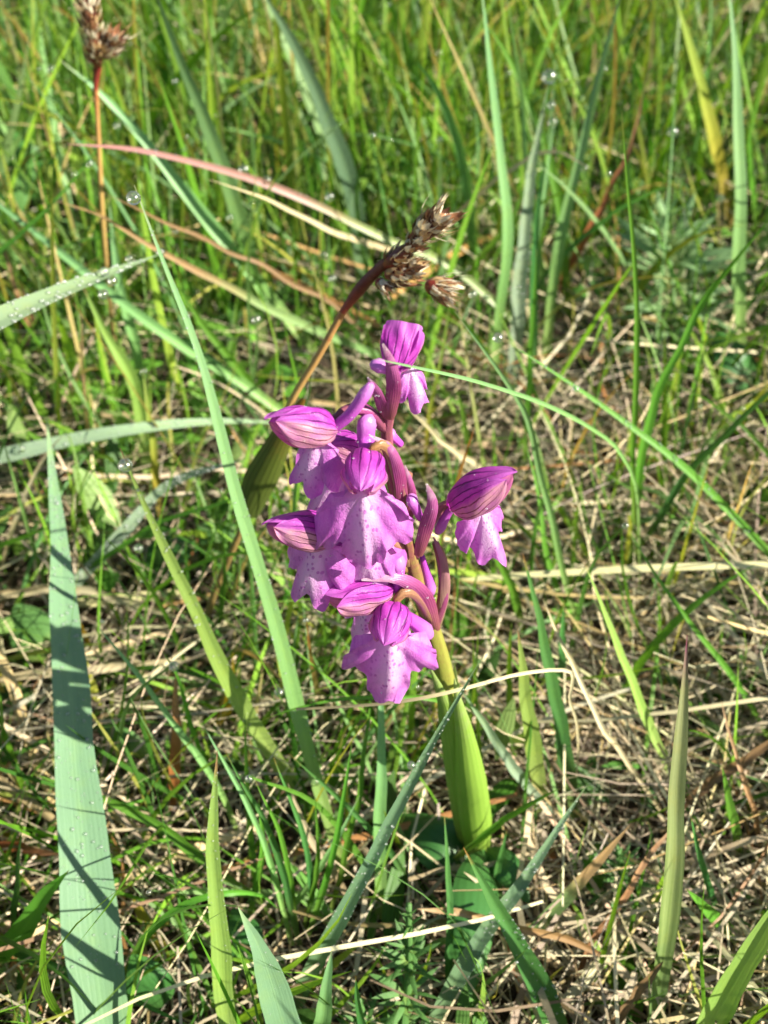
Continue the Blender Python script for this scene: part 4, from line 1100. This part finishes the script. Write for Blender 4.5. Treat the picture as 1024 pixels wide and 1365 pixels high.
dew_tip('dewdrop deep in the grass at top centre', 362, 112, 5.0, 6)
dew_tip('dewdrop at the top edge left of centre', 370, 80, 5.0, 5)
def tip_blades():
    mbs = []
    n = len(tips)
    pts = []
    mb = MB()
    rs = np.random.default_rng(3)
    for p, r in tips:
        top = p + np.array([0, .02, r * .5])
        root = np.array([p[0] + rs.normal(0, 1.0), p[1] + rs.uniform(.3, 1.6), 0.0]); root[2] = hump(root[0], root[1]) - .1
        mid = root * .45 + top * .55 + np.array([rs.normal(0, .3), .15, .5])
        P = smooth_path([root, mid, top], 12); s = np.linspace(0, 1, 12)
        v, f, uv = ribbon(P, rs.uniform(.09, .16) * (1 - .75 * s ** 2), (0.1, -.8, .6), vee=.3, m=3, roll=rs.normal(0, .5))
        mb.add(v, f, uv, np.array([(.13, .30, .04), (.2, .36, .12), (.1, .24, .04)][rs.integers(3)]))
    obj('fine_dewy_grass', mb.mesh('fine_dewy_grass', M['field']), None, None, kind='stuff', label='hair-fine grass blades holding dewdrops at their tips', category='grass')
tip_blades()

# beads of dew too small to pick apart, lying on their blades
def bead_shape():
    import bmesh
    bm = bmesh.new(); bmesh.ops.create_icosphere(bm, subdivisions=2, radius=1)
    v = np.array([x.co[:] for x in bm.verts]); f = np.array([[q.index for q in p.verts] for p in bm.faces]); bm.free()
    return v, f
BV, BF = bead_shape()
def fine_dew(key, n, r0, r1, lo=.05, hi=.97, edge=0.0, seed=1, cmax=.95):
    o, P, wd, grid = BL[key]
    rs = np.random.default_rng(seed)
    V = []; F = []
    rows, cols = grid.shape[:2]
    nrmv = nrm(np.cross(np.gradient(grid, axis=0).reshape(-1, 3), np.gradient(grid, axis=1).reshape(-1, 3))).reshape(grid.shape)
    for k in range(n):
        t = rs.uniform(lo, hi) * (rows - 1); i = min(int(t), rows - 2); a = t - i
        if rs.uniform() < edge: c = rs.choice([0.02, .98])
        else: c = rs.uniform(1 - cmax, cmax)
        u = c * (cols - 1); j = min(int(u), cols - 2); b = u - j
        g = lambda G: (G[i, j] * (1 - b) + G[i, j + 1] * b) * (1 - a) + (G[i + 1, j] * (1 - b) + G[i + 1, j + 1] * b) * a
        p = g(grid); nn = nrm(g(nrmv))
        if nn @ (CAM - p) < 0: nn = -nn
        r = r0 + (r1 - r0) * rs.uniform() ** 3
        F.append(BF + len(V) * len(BV)); V.append(p + nn * r * .45 + BV * r * np.array([1, 1, .9]))
    V = np.vstack(V); F = np.vstack(F)
    me = mk_mesh('fine_dew', (V - P[0]) * U, F, np.zeros((len(V), 2)), np.ones((len(V), 3)), M['bead'])
    obj('fine_dew', me, o, P[0], kind='stuff')
fine_dew('wide', 330, .010, .036, .25, .95, .1, 1)
fine_dew('grey', 330, .014, .045, .35, .97, .55, 2)
fine_dew('level', 160, .014, .04, .2, .95, .4, 3)
fine_dew('curving', 160, .014, .045, .2, .95, .3, 4)
fine_dew('olive', 90, .010, .032, .3, .97, .1, 5)
fine_dew('slender', 130, .008, .022, .1, .95, .7, 6)
fine_dew('dewy', 60, .01, .03, .1, .9, .3, 7)
fine_dew('crossing', 80, .008, .022, .2, .95, .4, 8)
fine_dew('lowdewy', 110, .008, .024, .1, .95, .4, 9)
fine_dew('glossy', 80, .01, .03, .05, .7, .3, 10)
fine_dew('folded', 70, .012, .035, .3, .95, .5, 11)
fine_dew('pink', 50, .012, .035, .3, .9, .5, 12)
fine_dew('upright', 60, .007, .016, .2, .95, .5, 13)
fine_dew('bottomtip', 30, .006, .014, .4, .95, .5, 14)

def flower_beads():
    rs = np.random.default_rng(33)
    for fl, b, t, rad in HOODS:
        o0 = BASE[fl.as_pointer()]
        V = []; F = []
        for ch in list(fl.children):
            if ch.name.split('.')[0] not in ('hood_sepal', 'side_sepal', 'lip', 'bract', 'spur'): continue
            off = BASE[ch.as_pointer()]
            vs = ch.data.vertices
            for q in rs.choice(len(vs), 7, replace=False):
                nn = np.array(vs[q].normal); p = np.array(vs[q].co) / U + off
                if nn @ (CAM - p) < 0: nn = -nn
                r = .005 + .012 * rs.uniform() ** 3
                F.append(BF + len(V) * len(BV)); V.append(p + nn * r * .6 + BV * r)
        V = np.vstack(V); F = np.vstack(F)
        me = mk_mesh('fine_dew', (V - o0) * U, F, np.zeros((len(V), 2)), np.ones((len(V), 3)), M['bead'])
        obj('fine_dew', me, fl, o0, kind='stuff')
flower_beads()

# the bulk of the meadow grows round the plants placed above
build_field()
